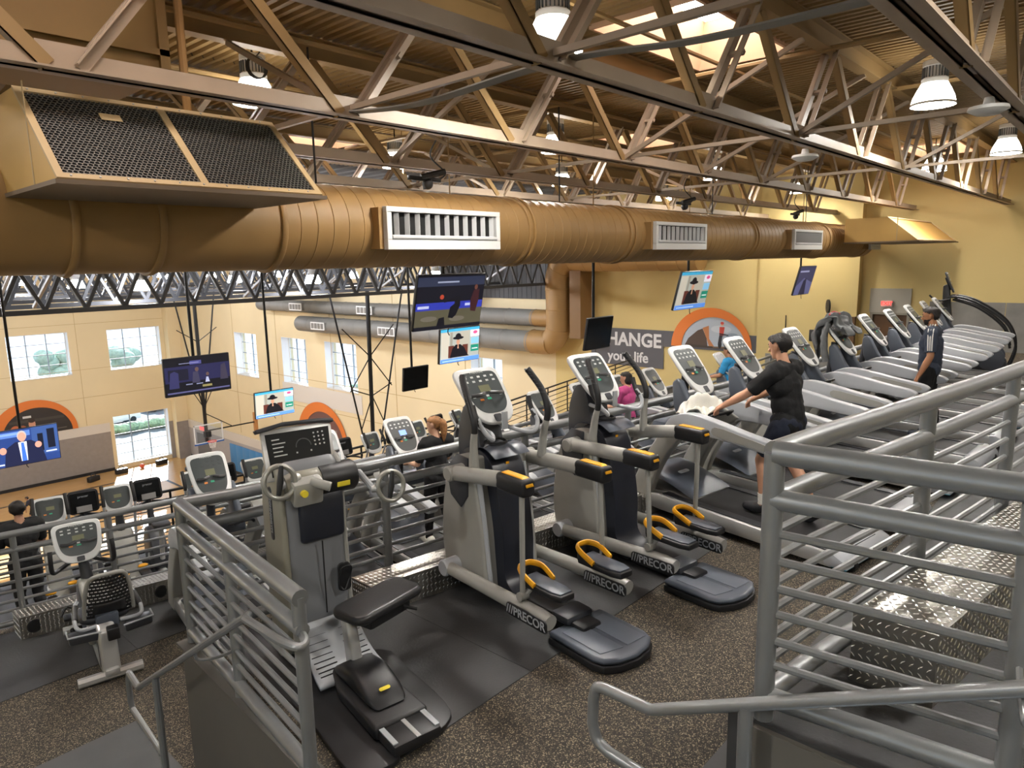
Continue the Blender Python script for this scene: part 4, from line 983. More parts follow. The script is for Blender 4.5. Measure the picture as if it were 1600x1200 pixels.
    MB().lathe([(.104, .03), (.104, .26), (.09, .28)], 24, (0, .44, 1.24), 'x').obj('crank_band', BLACK, r)
    MB().box(.12, .21, .335, .345, 1.20, 1.235).obj('yellow_tag', mat('bright_yellow', '#e6d23c', .4), r, bevel=.004)
    MB().prism([(.33, 1.12), (.30, 1.28), (.42, 1.33), (.5, 1.2)], -.18, .02, 'x').obj('head_cheek', GREY, r, bevel=.02)
    for s, x0, xw, yy, zz in ((-1, -.20, -.25, .38, 1.31), (1, .28, .50, .36, 1.13)):
        a = MB().tube([(x0, .44, 1.24), (x0 + s * .03, .42, 1.25), (xw - s * .12, yy, zz)], .022, 10).obj('crank_arm', LGREY, r)
        MB().tube([(xw - s * .13, yy, zz), (xw - s * .09, yy - .02, zz)], .026, 12).obj('crank_sleeve', SILVER, a)
        ring = [Vector((xw + .098 * math.cos(t), yy - .03 + .02 * math.sin(t), zz + .098 * math.sin(t))) for t in [2 * PI * i / 28 for i in range(28)]]
        w = MB().tube(ring, .017, 10, closed=True).obj('hand_wheel', mat('wheel_grey', '#8e8d86', .35, .4), r)
        MB().tube([(xw + .02, yy - .02, zz + .10), (xw, yy - .04, zz), (xw - .02, yy - .04, zz - .10)], [.014, .021, .014], 10).obj('wheel_grip', BLACK, w)
    MB().tube([(-.06, .33, 1.28), (.04, .26, 1.24)], .03, 12).obj('fixed_handle', GREY, r)
    MB().lathe([(.022, 0), (.022, -.03)], 14, (-.12, .31, 1.22), 'y').obj('yellow_button', mat('bright_yellow', '#e6d23c'), r)
    # wide console
    c = MB().prism([(-.26, -.15), (.20, -.15), (.225, .16), (.14, .175), (-.1, .185), (-.25, .17)], -.03, .0, 'z').obj('console', SILVER, r, bevel=.012, loc=(-.03, .50, 1.43), rot=(PI / 2 - .33, 0, 0))
    MB().prism([(-.225, -.125), (.175, -.125), (.20, .145), (-.225, .15)], 0, .004, 'z').obj('console_face', FACED, c)
    MB().prism([(-.27, .165), (-.1, .19), (.14, .18), (.24, .165), (.24, .19), (.14, .205), (-.1, .215), (-.28, .19)], -.05, .015, 'z').obj('console_hood', CHAR, c, bevel=.006)
    MB().prism([(-.2, -.2), (.16, -.2), (.2, .12), (-.22, .13)], -.09, -.028, 'z').obj('console_back', BLACK, c, bevel=.02)
    k = MB()
    for j in range(4):
        for i in range(3): k.lathe([(.006, .004), (.006, .006)], 8, (.09 + .03 * i, .115 - .026 * j, 0))
    for j, w_ in enumerate((.05, .085, .07, .06, .085)): k.box(-.19, -.19 + w_, .105 - .026 * j, .112 - .026 * j, .004, .006)
    k.box(-.045, -.035, .0, .01, .004, .006); k.box(.05, .06, .0, .01, .004, .006)
    k.obj('console_print', KEYW, c, smooth=False)
    k = MB(); k.tube([(.01 + .05 * math.cos(t), .04 + .05 * math.sin(t), .005) for t in [PI * i / 12 for i in range(13)]], .004, 4); k.obj('dial_print', FACE, c)
    for x, m_ in ((-.06, KEYO), (.0, KEYG), (.055, KEYR)): MB().prism(rrect(.026, .028, .008, 2, x, -.10), .004, .010, 'z').obj('console_key', m_, c)
    MB().prism(rrect(.04, .016, .006, 2, .13, -.11), .004, .006, 'z').obj('maker_badge', mat('bright_yellow', '#e6d23c'), c)
    return r

# ------------------------------------------------------------------ recumbent bike seen from behind
def recumbent(label, loc, yaw):
    r = thing('recumbent_bike', label, 'exercise bike', loc, yaw)
    MB().tube([(-.27, -.66, .05), (.25, -.66, .05)], .045, 8).obj('rear_foot', SILVER, r)
    MB().box(-.06, .06, -.72, -.6, .05, .12).obj('rear_mount', SILVER, r, bevel=.02)
    MB().tube([(-.27, .52, .05), (.25, .52, .05)], .04, 8).obj('front_foot', SILVER, r)
    MB().prism([(-.68, .08), (-.60, .45), (-.5, .5), (-.42, .46), (-.44, .22), (-.3, .14), (.3, .12), (.3, .04), (-.6, .04)], -.075, .075, 'x').obj('main_frame', SILVER, r, bevel=.03, segs=3)
    MB().prism([(-.6, .1), (-.63, .14), (-.56, .42), (-.53, .42)], -.079, .079, 'x').obj('frame_inlay', CHAR, r, bevel=.01)
    bd = [(p.x, p.y) for p in spline([(-.12, .12, 0), (-.1, .42, 0), (.1, .62, 0), (.28, .66, 0), (.5, .5, 0), (.58, .2, 0), (.5, .1, 0)], 4, True)]
    MB().prism(bd, -.11, .11, 'x').obj('flywheel_shroud', GREY, r, bevel=.035, segs=3)
    MB().prism([(x * .85 + .03, z * .85 + .06) for x, z in bd], -.118, .118, 'x').obj('shroud_inlay', SLATE, r, bevel=.02)
    for s in (-1, 1):
        MB().tube([(s * .12, .28, .34), (s * .15, .28 - s * .12, .34 + s * .1)], .018, 8).obj('crank', SILVER, r)
        p = MB().box(s * .16 - .05 + s * .05, s * .16 + .05 + s * .05, .2 - s * .12, .33 - s * .12, .33 + s * .1, .36 + s * .1).obj('pedal', BLACK, r, bevel=.01)
        MB().tube(spline([(s * .05 + s * .05, -.02 - s * .12 + .22, .37 + s * .1), (s * .16 + s * .05, .28 - s * .12, .45 + s * .1), (s * .23 + s * .05, .2 - s * .12 + .05, .37 + s * .1)], 4), .012, 6).obj('pedal_strap', BLACK, p)
    MB().tube([(-.02, .25, .6), (-.04, .30, .85), (-.05, .32, .98)], [.06, .045, .04], 12).obj('console_post', CHAR, r)
    console(r, (-.06, .26, 1.04), .42, .40, math.radians(24))
    for s in (-1, 1):
        MB().tube(spline([(s * .05 - .05, .32, .86), (s * .18 - .05, .28, .80), (s * .255 - .05, .14, .83), (s * .262 - .05, .12, .96), (s * .258 - .05, .14, 1.04)], 6), .021, 10).obj('front_handle', BLACK, r)
    # seat: pan, mesh backrest in a tube hoop, side bars
    MB().prism(rrect(.42, .36, .1, 5), .0, .07, 'z').obj('seat_pan', CHAR, r, bevel=.03, segs=3, loc=(.03, -.22, .44))
    MB().box(-.06, .12, -.52, -.42, .42, .56).obj('seat_hinge', SLATE, r, bevel=.012)
    B = lambda u, v: Vector((.06 + (u - .5) * (.40 - .10 * v), -.40 - .16 * v - .05 * math.sin(PI * u), .52 + .44 * v))
    hoop = [B(0, 0), B(-.02, .3), B(-.02, .65), B(.03, .92), B(.2, 1.02), B(.5, 1.04), B(.8, 1.02), B(.97, .92), B(1.02, .65), B(1.02, .3), B(1, 0)]
    MB().tube(spline(hoop, 4), .019, 10).obj('backrest_hoop', GREY, r)
    ms = MB()
    for i in range(11):
        for j in range(12):
            u0, u1, v0, v1 = i / 11 + .012, (i + 1) / 11 - .03, j / 12, j / 12 + .055; o2 = .5 * (j % 2) / 11
            q = [B(min(1, max(0, u + o2)), v) for u, v in ((u0, v0), (u1 + .05, v0), (u1 + .05, v1), (u0, v1))]; ms.add(q, [(0, 1, 2, 3)])
            q = [B(min(1, max(0, u + o2)), v) for u, v in ((u0, v0), (u0 + .03, v0), (u0 + .03, v0 + .083), (u0, v0 + .083))]; ms.add(q, [(0, 1, 2, 3)])
    mo = ms.obj('backrest_mesh', BLACK, r, smooth=False); md = mo.modifiers.new('solid', 'SOLIDIFY'); md.thickness = .006; mo['kind'] = 'stuff'
    ms = MB(); ms.grid(lambda u, v: tuple(B(.15 + .7 * u, .04 + .28 * v) + Vector((0, -.012, 0))), 6, 5); mo = ms.obj('lumbar_pad', BLACK, r); md = mo.modifiers.new('solid', 'SOLIDIFY'); md.thickness = .02
    for s in (-1, 1):
        MB().tube(spline([(.05 + s * .08, -.50, .47), (.05 + s * .24, -.52, .48), (.05 + s * .27, -.42, .52), (.05 + s * .25, -.28, .60), (.05 + s * .22, -.24, .64)], 5), .018, 10).obj('side_bar', LGREY, r)
        MB().tube([(.05 + s * .265, -.40, .53), (.05 + s * .245, -.27, .61)], .023, 10).obj('side_grip', BLACK, r)
        t = MB().prism([(.05 + s * .10, -.60), (.05 + s * .34, -.56), (.05 + s * .34, -.42), (.05 + s * .12, -.44)], .37, .45, 'z').obj('bottle_tray', CHAR, r, bevel=.02)
        MB().tube([(.05 + s * .09, -.605, .452), (.05 + s * .345, -.565, .452), (.05 + s * .345, -.41, .452)], .009, 6).obj('tray_rim', LGREY, t)
    MB().box(.0, .1, -.66, -.55, .36, .47).obj('seat_latch', BLACK, r, bevel=.012)
    MB().tube([(-.1, .5, .05), (-.2, .45, .06)], .03, 8).obj('wheel_axle', BLACK, r)
    return r

# ------------------------------------------------------------------ smaller machines of the lowest tier
def elliptical(label, loc, yaw, group=None):
    r = thing('elliptical_trainer', label, 'elliptical trainer', loc, yaw, group)
    MB().prism([(p.x, p.y) for p in spline([(.65, .05, 0), (.68, .4, 0), (.5, .7, 0), (.25, .72, 0), (.05, .5, 0), (-.05, .2, 0), (-.1, .05, 0)], 3, True)], -.15, .15, 'x').obj('drive_shroud', GREY, r, bevel=.04)
    MB().box(-.22, .22, -1.05, -.95, 0, .1).obj('rear_foot', GREY, r, bevel=.02); MB().box(-.06, .06, -1.0, .1, .04, .12).obj('spine_beam', SILVER, r, bevel=.02)
    MB().tube([(0, .35, .6), (0, .38, 1.05)], [.08, .05], 10).obj('mast', CHAR, r)
    console(r, (0, .32, 1.23), .42, .44, math.radians(30), detail=1, tray=False)
    for s in (-1, 1):
        MB().tube(spline([(s * .19, .35, .45), (s * .2, .3, .9), (s * .21, .2, 1.2), (s * .2, .32, 1.45)], 5), .02, 8).obj('swing_arm', LGREY, r); MB().tube(spline([(s * .21, .2, 1.18), (s * .207, .22, 1.28), (s * .2, .33, 1.46)], 4), .027, 8).obj('swing_grip', BLACK, r)
        MB().tube([(s * .14, .2 + s * .1, .25 + s * .06), (s * .14, -.6, .22)], .028, 8).obj('pedal_beam', SILVER, r); MB().box(s * .14 - .07, s * .14 + .07, -.75 + s * .1, -.4 + s * .1, .24, .3).obj('pedal', BLACK, r, bevel=.02)
        MB().ball((s * .14, -.4 + s * .1, .33), .07, .04, .03).obj('toe_hoop', YEL, r)
    return r
def upright_bike(label, loc, yaw, group=None):
    r = thing('upright_bike', label, 'exercise bike', loc, yaw, group)
    MB().prism([(p.x, p.y) for p in spline([(.45, .1, 0), (.5, .45, 0), (.3, .7, 0), (.05, .65, 0), (-.12, .35, 0), (-.1, .1, 0)], 3, True)], -.11, .11, 'x').obj('flywheel_shroud', CHAR, r, bevel=.03)
    for y in (-.5, .45): MB().box(-.2, .2, y - .05, y + .05, 0, .08).obj('foot_bar', SILVER, r, bevel=.015)
    MB().box(-.05, .05, -.5, .45, .04, .12).obj('spine_beam', SILVER, r, bevel=.02)
    MB().tube([(0, -.2, .3), (0, -.32, .85)], .035, 8).obj('seat_post', SILVER, r); MB().prism(rrect(.24, .28, .09, 4), 0, .07, 'z').obj('saddle', VINYL, r, bevel=.02, loc=(0, -.34, .85))
    MB().tube([(0, .28, .6), (0, .36, 1.1)], [.06, .04], 8).obj('mast', CHAR, r)
    c = MB().prism(rrect(.40, .34, .06, 4), -.03, 0, 'z').obj('console', BLACK, r, bevel=.01, loc=(0, .33, 1.27), rot=(PI / 2 - .2, 0, 0))
    MB().prism(rrect(.34, .27, .02, 3), 0, .003, 'z').obj('touch_screen', mat('black_glass', '#0d0e10', .12), c)
    lettering('maker_name', 'precor', .05, LGREY, T(0, .08, .004), c, .0008); MB().box(-.1, .1, -.15, -.06, .003, .006).obj('notice', mat('grey_notice', '#8d8a88', .6), c, smooth=False)
    for s in (-1, 1):
        MB().tube(spline([(s * .04, .33, 1.08), (s * .2, .25, 1.06), (s * .2, .05, 1.08), (s * .18, .0, 1.16)], 5), .018, 8).obj('handlebar', BLACK, r)
        MB().tube([(s * .12, .12, .32), (s * .16, .12 + s * .12, .25 + s * .02)], .016, 6).obj('crank', SILVER, r); MB().box(s * .2 - .05, s * .2 + .05, .06 + s * .12, .18 + s * .12, .24, .28).obj('pedal', BLACK, r, bevel=.01)
    return r
def stair_climber(label, loc, yaw):
    r = thing('stair_climber', label, 'stair climber', loc, yaw)
    for s in (-1, 1):
        MB().tube(spline([(s * .36, .75, .1), (s * .36, .68, 1.0), (s * .34, .55, 1.55), (s * .33, .35, 1.66), (s * .34, -.1, 1.52), (s * .36, -.65, 1.1), (s * .37, -.85, .6), (s * .37, -.75, .1)], 7), .03, 8).obj('curved_rail', BLKST, r)
        MB().tube(spline([(s * .30, .4, 1.6), (s * .3, -.1, 1.42), (s * .31, -.6, 1.0), (s * .32, -.75, .55)], 6), .026, 8).obj('inner_rail', BLKST, r)
        MB().prism([(.75, 0), (.7, .9), (.4, .95), (-.7, .25), (-.75, 0)], s * .26, s * .36, 'x').obj('side_cover', CHAR, r, bevel=.03)
        MB().lathe([(.26, s * .36), (.26, s * .38), (.1, s * .385)], 24, (0, -.42, .3), 'x').obj('round_cover', SLATE, r)
    for k in range(5): MB().box(-.26, .26, -.62 + .22 * k, -.38 + .22 * k, .16 + .16 * k, .2 + .16 * k).obj('stair_step', BLACK, r, bevel=.01)
    MB().tube([(-.33, .35, 1.66), (.33, .35, 1.66)], .03, 8).obj('cross_bar', BLKST, r)
    MB().tube(spline([(-.36, .45, 1.6), (-.4, .7, 1.58), (-.42, .85, 1.7)], 4), .02, 8).obj('front_horn', BLKST, r)
    MB().prism([(.6, .9), (.62, 1.9), (.5, 1.95), (.4, 1.2), (.4, .9)], -.1, .1, 'x').obj('mast', BLACK, r, bevel=.03)
    console(r, (0, .48, 1.98), .42, .5, math.radians(22), CHAR, FACED, detail=1, tray=False)
    return r

# ================================================================== placing the machines
ergometer('upper-body ergometer with two hand wheels and a black swivel seat', (2.31, 3.5, T1), -math.atan(.17))
climber('nearer adaptive climber with yellow-capped arms, left of the other one', (3.80, 3.25, T1), -math.atan(.155), .35)
climber('farther adaptive climber, beside the treadmill with the man in black', (5.02, 3.06, T1), -math.atan(.145), -.5)
recumbent('recumbent bike with mesh backrest on the third tier at the left', (1.98, 7.32, T2), -math.atan(.18))
tm1 = treadmill('treadmill carrying the man in the black polo shirt', (6.5, 3.0, T1), -math.atan(.15), 2)
ROW1 = [(7.62, 'treadmill just beyond the man in the black polo shirt', 0), (9.05, 'treadmill between the man in black and the draped jacket', 0), (10.35, 'treadmill with a grey jacket hung over its console', 0), (11.7, 'treadmill right behind the man in the striped tee', 0)]
def row1_y(x): return rail1(x) - 1.08
def clone(src, label, loc, yaw, group=None):
    c = copy_tree(src, None, loc, yaw); c['label'] = label
    if group: c['group'] = group
    return c
for x, l, _ in ROW1: clone(tm1, l, (x, row1_y(x), T1), yaw_at(x), 'treadmills on the middle tier')
tm1['group'] = 'treadmills on the middle tier'
for x, l in ((13.0, 'first'), (14.3, 'second'), (15.6, 'third'), (16.9, 'last')): clone(tm1, '%s treadmill of the four past the man in the striped tee' % l, (x, row1_y(x), T1), yaw_at(x), 'treadmills on the middle tier')
stair_climber('black stair climber with curved rails at the end of the treadmill row', (18.9, 3.0, T1), .12)
# third tier row
tm2 = treadmill('treadmill beside the recumbent bike, behind the stair railing', (3.05, rail2(3.05) - 1.45, T2), yaw_at(3), 1, group='treadmills on the third tier')
clone(tm2, 'treadmill between the ergometer tower and the woman in black', (4.4, rail2(4.4) - 1.35, T2), yaw_at(4.4))
tmw = treadmill('treadmill with a lit blue display used by the red-haired woman', (5.45, rail2(5.45) - 1.35, T2), yaw_at(5.7), 2, lcd=LCDB, group='treadmills on the third tier')
for x, l in ((7.0, 'treadmill right of the woman in black, behind the nearer climber'), (8.0, 'treadmill behind the nearer climber with a pale console'), (8.95, 'treadmill behind the swinging handles of the climbers'), (9.92, 'treadmill used by the person in the pink shirt'), (10.95, 'treadmill just right of the person in pink'), (12.1, 'treadmill between the persons in pink and blue'), (13.65, 'treadmill used by the person in the blue shirt'), (15.0, 'treadmill just right of the person in blue')):
    clone(tm2, l, (x, rail2(x) - 1.3, T2), yaw_at(x), 'treadmills on the third tier')
# lowest tier row
ya3 = lambda x: math.atan((x - 7.4) / 23)
e0 = None; b0 = None
for i, x in enumerate((2.62, 3.48, 4.62, 5.6, 6.85, 8.05, 9.3, 10.6, .4)):
    l = ['elliptical on the lowest tier left of the recumbent console', 'elliptical on the lowest tier right above the recumbent bike console', 'elliptical on the lowest tier left of the stair railing corner', 'elliptical on the lowest tier in front of the blue wall pads', 'elliptical on the lowest tier right of the ergometer console', 'elliptical on the lowest tier left of the red-haired woman', 'elliptical on the lowest tier right of the red-haired woman', 'elliptical on the lowest tier behind the nearer climber', 'elliptical on the lowest tier at the left edge'][i]
    if e0 is None: e0 = elliptical(l, (x, rail3(x) - 1.0, T3), ya3(x), 'ellipticals on the lowest tier')
    else: clone(e0, l, (x, rail3(x) - 1.0, T3), ya3(x))
for i, x in enumerate((3.05, 3.92, 5.1, 6.15, 7.4, 8.65, 9.95)):
    l = ['black-console bike beside the dark-haired person', 'black-console bike above the recumbent backrest', 'black-console bike behind the railing corner', 'black-console bike by the blue wall pads', 'black-console bike right of the ergometer', 'black-console bike left of the red-haired woman', 'black-console bike right of the red-haired woman'][i]
    if b0 is None: b0 = upright_bike(l, (x, rail3(x) - .95, T3), ya3(x), 'upright bikes on the lowest tier')
    else: clone(b0, l, (x, rail3(x) - .95, T3), ya3(x))

# ------------------------------------------------------------------ hanging televisions
def tv(label, x0, y, ztop, w, h, tilt, pic, ztop_pole, emit=.9, side_arm=False):
    r = thing('hanging_tv', label, 'television', (x0 + w / 2, y, ztop - h / 2), 0, 'televisions hung on black poles')
    M = RX(PI / 2 + tilt)
    b = MB().prism(rrect(w, h, .01, 2), -.05, 0, 'z').obj('tv_body', BLACK, r, bevel=.004); b.matrix_local = M
    if pic:
        e = .012; sx, sy = w - 2 * e, h - 2 * e
        picture('screen', Matrix.Translation((0, 0, .0008)), b, [(c, [((u - .5) * sx, (v - .5) * sy) for u, v in pts]) for c, pts in pic], emit, .0008)
    else: MB().prism(rrect(w - .03, h - .03, .004, 1), 0, .002, 'z').obj('screen', mat('dead_screen', '#060607', .25), b, smooth=False)
    MB().box(-.12, .12, .06, .12, -.12, .12).obj('wall_plate', BLKST, r, bevel=.004)
    zc_ = ztop - h / 2; zm = min(.11 * y, ztop_pole) if y < 14 else ztop_pole
    MB().tube([(0, .14, -.05), (0, .14, zm - zc_)], .028, 8).obj('pole', BLKST, r)
    if zm < ztop_pole: MB().tube([(0, .14, zm - zc_), (0, .14, ztop_pole + .1 - zc_)], .012, 6).obj('hanger_rod', TANR, r)
    MB().tube([(0, .06, 0), (0, .14, 0)], .03, 8).obj('tilt_arm', BLKST, r)
    MB().tube(spline([(.03, .13, .1), (.06, .12, -h * .4), (.02, .1, -h * .55), (.05, .1, -h * .62)], 5), .008, 5).obj('cable', BLKST, r)
    return r
def face(cx, cy, s, hair='#241a16', skin='#c58f72', a=.58):
    return [(hair, circ(cx, cy + .25 * s, .9 * s * a, 1.15 * s)), (skin, circ(cx, cy, .75 * s * a, s))]
HAT = [('#9fa39b', rect(0, 0, 1, 1)), ('#3fa0c8', rect(0, .92, 1, 1)), ('#b9b3a5', rect(.02, .12, .22, .9)), ('#8c877b', rect(.24, .12, .3, .9)), ('#a7a294', rect(.5, .12, .74, .9)), ('#5b2f26', rect(.2, .14, .34, .5)), ('#5b2f26', rect(.56, .14, .7, .5)),
       ('#17151a', [(.24, .14), (.3, .42), (.38, .52), (.5, .52), (.6, .42), (.7, .18), (.74, .14)]), ('#b98a70', circ(.44, .6, .045, .09)), ('#17151a', circ(.44, .72, .14, .05)), ('#17151a', circ(.44, .76, .075, .1)), ('#b98a70', [(.42, .4), (.46, .4), (.45, .52), (.43, .52)]),
       ('#d8d5e2', rect(.76, .72, .99, .91)), ('#c9507d', circ(.88, .84, .06, .05)), ('#7fb4d6', rect(.78, .5, .98, .68)), ('#1f7f6a', rect(.77, .26, .98, .46)), ('#d8e6e2', rect(.8, .33, .95, .36)), ('#5c8fe0', rect(0, 0, 1, .12)), ('#a9c8f2', rect(.05, .04, .6, .07))]
NEWS = [('#27407f', rect(0, 0, 1, 1)), ('#5a7fc4', rect(0, .8, .6, .95)), ('#7fa0d8', rect(.1, .86, .5, .92)), ('#39558f', rect(.62, .2, 1, 1)), ('#151a2a', rect(.7, .3, .78, .8)), ('#151a2a', rect(.84, .35, .95, .9)), ('#1d2240', [(.2, .0), (.24, .5), (.38, .66), (.6, .66), (.74, .5), (.8, 0)]), ('#dfe2ea', [(.42, .64), (.54, .64), (.53, .1), (.44, .1)]), ('#3f6fd0', [(.46, .62), (.5, .62), (.52, .1), (.45, .1)])] + face(.48, .78, .13, '#b5b2b0', '#d29a86') + [('#d29a86', circ(.2, .46, .05, .1)), ('#d29a86', circ(.7, .5, .05, .09)), ('#c8d2ee', rect(.03, .06, .2, .1)), ('#c8d2ee', rect(.8, .24, .96, .28))]
DARKG = [('#14141c', rect(0, 0, 1, 1)), ('#26264a', rect(0, .35, 1, .78)), ('#1b1b2c', rect(.05, .4, .35, .7)), ('#4a4a86', rect(.38, .8, .56, .9)), ('#8f93b8', rect(.22, .84, .52, .855)), ('#33335c', [(.05, .2), (.08, .62), (.14, .66), (.2, .6), (.2, .2)]), ('#3c3a52', [(.4, .3), (.42, .6), (.5, .6), (.52, .3)]), ('#aab0cf', [(.6, .28), (.62, .42), (.65, .42), (.67, .28)]), ('#3a3648', [(.84, .3), (.86, .7), (.93, .75), (.97, .3)]), ('#5a5a86', rect(.02, .06, .98, .1)), ('#7a7f9e', rect(.3, .26, .4, .29)), ('#7a7f9e', rect(.46, .25, .56, .28)), ('#5d4a46', circ(.48, .66, .03, .06)), ('#5d4a46', circ(.64, .5, .025, .05)), ('#8a8254', rect(.55, .16, .7, .22))]
BBALL = [('#0f0f18', rect(0, 0, 1, 1)), ('#2c3146', rect(0, .8, 1, .97)), ('#9097ad', rect(.28, .86, .6, .89)), ('#15151f', rect(0, .5, 1, .8)), ('#2f38a0', rect(0, .36, 1, .5)), ('#54503f', [(0, .06), (1, .06), (1, .36), (0, .36)]), ('#6a6458', circ(.2, .2, .12, .05)), ('#6a6458', circ(.62, .17, .12, .05)), ('#14131a', [(.48, .2), (.5, .4), (.56, .46), (.56, .6), (.64, .6), (.65, .42), (.6, .24), (.55, .18)]), ('#14131a', [(.4, .52), (.56, .58), (.56, .53), (.4, .49)]), ('#a33f2c', circ(.36, .6, .03, .045)), ('#3a1d22', [(.82, .3), (.8, .5), (.84, .7), (.93, .72), (.93, .5), (.9, .28)]), ('#5f3a30', circ(.87, .76, .025, .05)), ('#14131a', [(.32, .06), (.34, .2), (.42, .22), (.44, .06)]), ('#b6bce0', rect(.02, .4, .18, .45)), ('#b6bce0', rect(.72, .41, .8, .46)), ('#15151f', rect(0, 0, 1, .06))]
GREYP = [('#3b3d5c', rect(0, 0, 1, 1)), ('#5b5e86', [(0, .3), (.4, .6), (1, .4), (1, 0), (0, 0)]), ('#2a2b40', [(.3, 0), (.4, .5), (.55, .6), (.7, 0)]), ('#8f93b4', rect(.05, .8, .6, .86))]
tv('television with a man in a suit gesturing, lowest at the left edge', 3.0, 16.8, -3.13, 1.25, .76, .02, NEWS, 1.2)
tv('dark-screened television above the basketball hoop', 5.04, 13.03, -1.59, 1.23, .71, .02, DARKG, 2.8, .6)
tv('television showing a woman in a black hat, left of the ergometer console', 7.78, 15.1, -2.85, 1.0, .62, .05, HAT, 1.2, 1.0)
tv('largest television, showing a basketball game, hung from the big duct', 6.3, 7.5, -.14, 1.32, .80, .22, BBALL, .2, .7)
tv('television with a woman in a black hat right under the largest one', 8.38, 9.35, -1.15, 1.0, .64, .1, HAT, 2.8, 1.0)
tv('small switched-off television in front of the court wall', 10.06, 12.5, -2.33, .75, .55, .1, None, 2.8)
tv('small switched-off television beside the change your life sign', 10.6, 7.75, -1.05, .83, .62, .15, None, 2.8)
tv('television with a woman in a black hat above the change your life sign', 13.7, 7.6, -.26, 1.43, .86, .25, HAT, 2.8, .55)
tv('narrow-looking television near the wall clock', 20.4, 7.55, -.26, 1.25, .85, .25, GREYP, 2.8, .6)
# black monitor back at the left edge of the lowest tier
mo = thing('monitor', 'black monitor cut off by the left edge above the railing', 'monitor', (1.52, 10.6, T3))
MB().box(-.35, .33, -.03, .03, .95, 1.38).obj('monitor_body', BLACK, mo, bevel=.01); MB().tube([(0, 0, 0), (0, 0, 1)], .04, 8).obj('stand', BLKST, mo); MB().prism(rrect(.62, .38, .01, 2), -.036, -.03, 'y').xf(T(0, 0, 1.165)).obj('screen', mat('dead_screen', '#060607'), mo)

# ------------------------------------------------------------------ signs and murals
sg = thing('wall_sign', 'charcoal wall banner reading CHANGE your life', 'sign', (XW - .02, 0, 0))
MB().box(-.03, 0, 15.0, 18.7, -4.55, -2.93).obj('sign_panel', SIGNG, sg, smooth=False)
MB().box(-.025, 0, 10.9, 15.0, -3.6, -2.93).obj('sign_strip', SIGNG, sg, smooth=False)
SILV = mat('sign_letter', '#cfcfd0', .5)
lettering('sign_line', 'CHANGE', .80, SILV, Matrix.Translation((-.035, 16.75, -3.42)) @ FACING['-x'], sg, .01, bold=.022)
lettering('sign_line', 'your life', .62, SILV, Matrix.Translation((-.035, 16.75, -4.16)) @ FACING['-x'], sg, .01, bold=.012)
def mural(label, M, R, polys, cy=0.):
    r = thing('arch_mural', label, 'mural'); r.matrix_world = M
    ring = MB()
    outer = circ(0, 0, R, R * .93, 28, 0, 180); inner = circ(R * .07, 0, R * .80, R * .72, 28, 0, 180)
    n = len(outer); ring.add([(x, y, .03) for x, y in outer] + [(x, y, .03) for x, y in inner] + [(x, y, 0) for x, y in outer] + [(x, y, 0) for x, y in inner],
        [(i, i + 1, n + i + 1, n + i) for i in range(n - 1)] + [(2 * n + i, i, i + 1, 2 * n + i + 1)[::-1] for i in range(n - 1)] + [(n + i, n + i + 1, 3 * n + i + 1, 3 * n + i) for i in range(n - 1)])
    ring.obj('orange_arch', ORANGE, r, smooth=False)
    # clip the picture polygons to the inner half-ellipse
    def inside(p): return p
    base = [polys[0][0]]
    pl = [(polys[0][0], inner)] + [(c, [((x - .5) * 1.6 * R * .98 + R * .07, y * .72 * R) for x, y in pts]) for c, pts in polys[1:]]
    picture('mural_picture', T(0, 0, .002), r, pl, 0, .0015)
    return r
BIKER = [('#a9b3bf', None), ('#bcc4cc', circ(.62, .62, .16, .12)), ('#8a97a6', circ(.8, .4, .1, .12)), ('#4b3a30', [(.03, .0), (.1, .28), (.25, .55), (.33, .62), (.4, .3), (.42, 0)]), ('#b5774a', [(.33, .64), (.43, .72), (.44, .3), (.52, .06), (.44, .04), (.4, .3)]), ('#3c3027', [(.02, 0), (.98, 0), (.93, .16), (.7, .08), (.5, .06), (.1, .1)]), ('#6e5844', [(.5, .06), (.7, .08), (.7, .02), (.5, .02)]),
         ('#1b1b1f', circ(.72, .2, .055, .17)), ('#c9cfd4', circ(.72, .2, .042, .135)), ('#1b1b1f', circ(.61, .14, .03, .13)), ('#c4473a', [(.6, .42), (.66, .42), (.68, .7), (.6, .7)]), ('#2b2b33', [(.58, .16), (.63, .16), (.65, .44), (.6, .44)]), ('#d8a889', circ(.64, .78, .022, .05)), ('#c4473a', circ(.64, .82, .028, .045)), ('#1b1b1f', [(.6, .5), (.74, .46), (.74, .43), (.6, .46)])]
mural('orange arch mural with a mountain biker beside the sign', Matrix.Translation((XW - .06, 12.9, -3.52)) @ FACING['-x'], 1.72, BIKER)
TEAM = [('#2a2624', None), ('#3b3733', rect(.1, .5, .9, .6)), ('#c9c7c2', rect(.3, .66, .42, .74)), ('#9a5a3a', circ(.28, .22, .07, .2)), ('#b3623c', circ(.18, .3, .07, .14)), ('#c58f72', circ(.42, .42, .05, .17)), ('#2d201a', circ(.42, .55, .05, .08)), ('#4a4643', [(.34, 0), (.36, .25), (.5, .25), (.52, 0)]), ('#5b5550', rect(.6, .1, .92, .14))]
mural('orange arch mural with two faces on the court end wall, behind the left televisions', Matrix.Translation((14.6, YL - .07, -12.55)) @ FACING['-y'], 2.95, TEAM)
BALL = [('#6b4a44', None), ('#3d3533', rect(.3, .0, .6, .6)), ('#b5443f', circ(.4, .45, .1, .3)), ('#8c7f7a', rect(.6, .1, .85, .5))]
mural('orange arch mural on the court side wall behind the ergometer console', Matrix.Translation((XW - .07, 38.9 * K, -11.9)) @ FACING['-x'], 3.0, BALL)
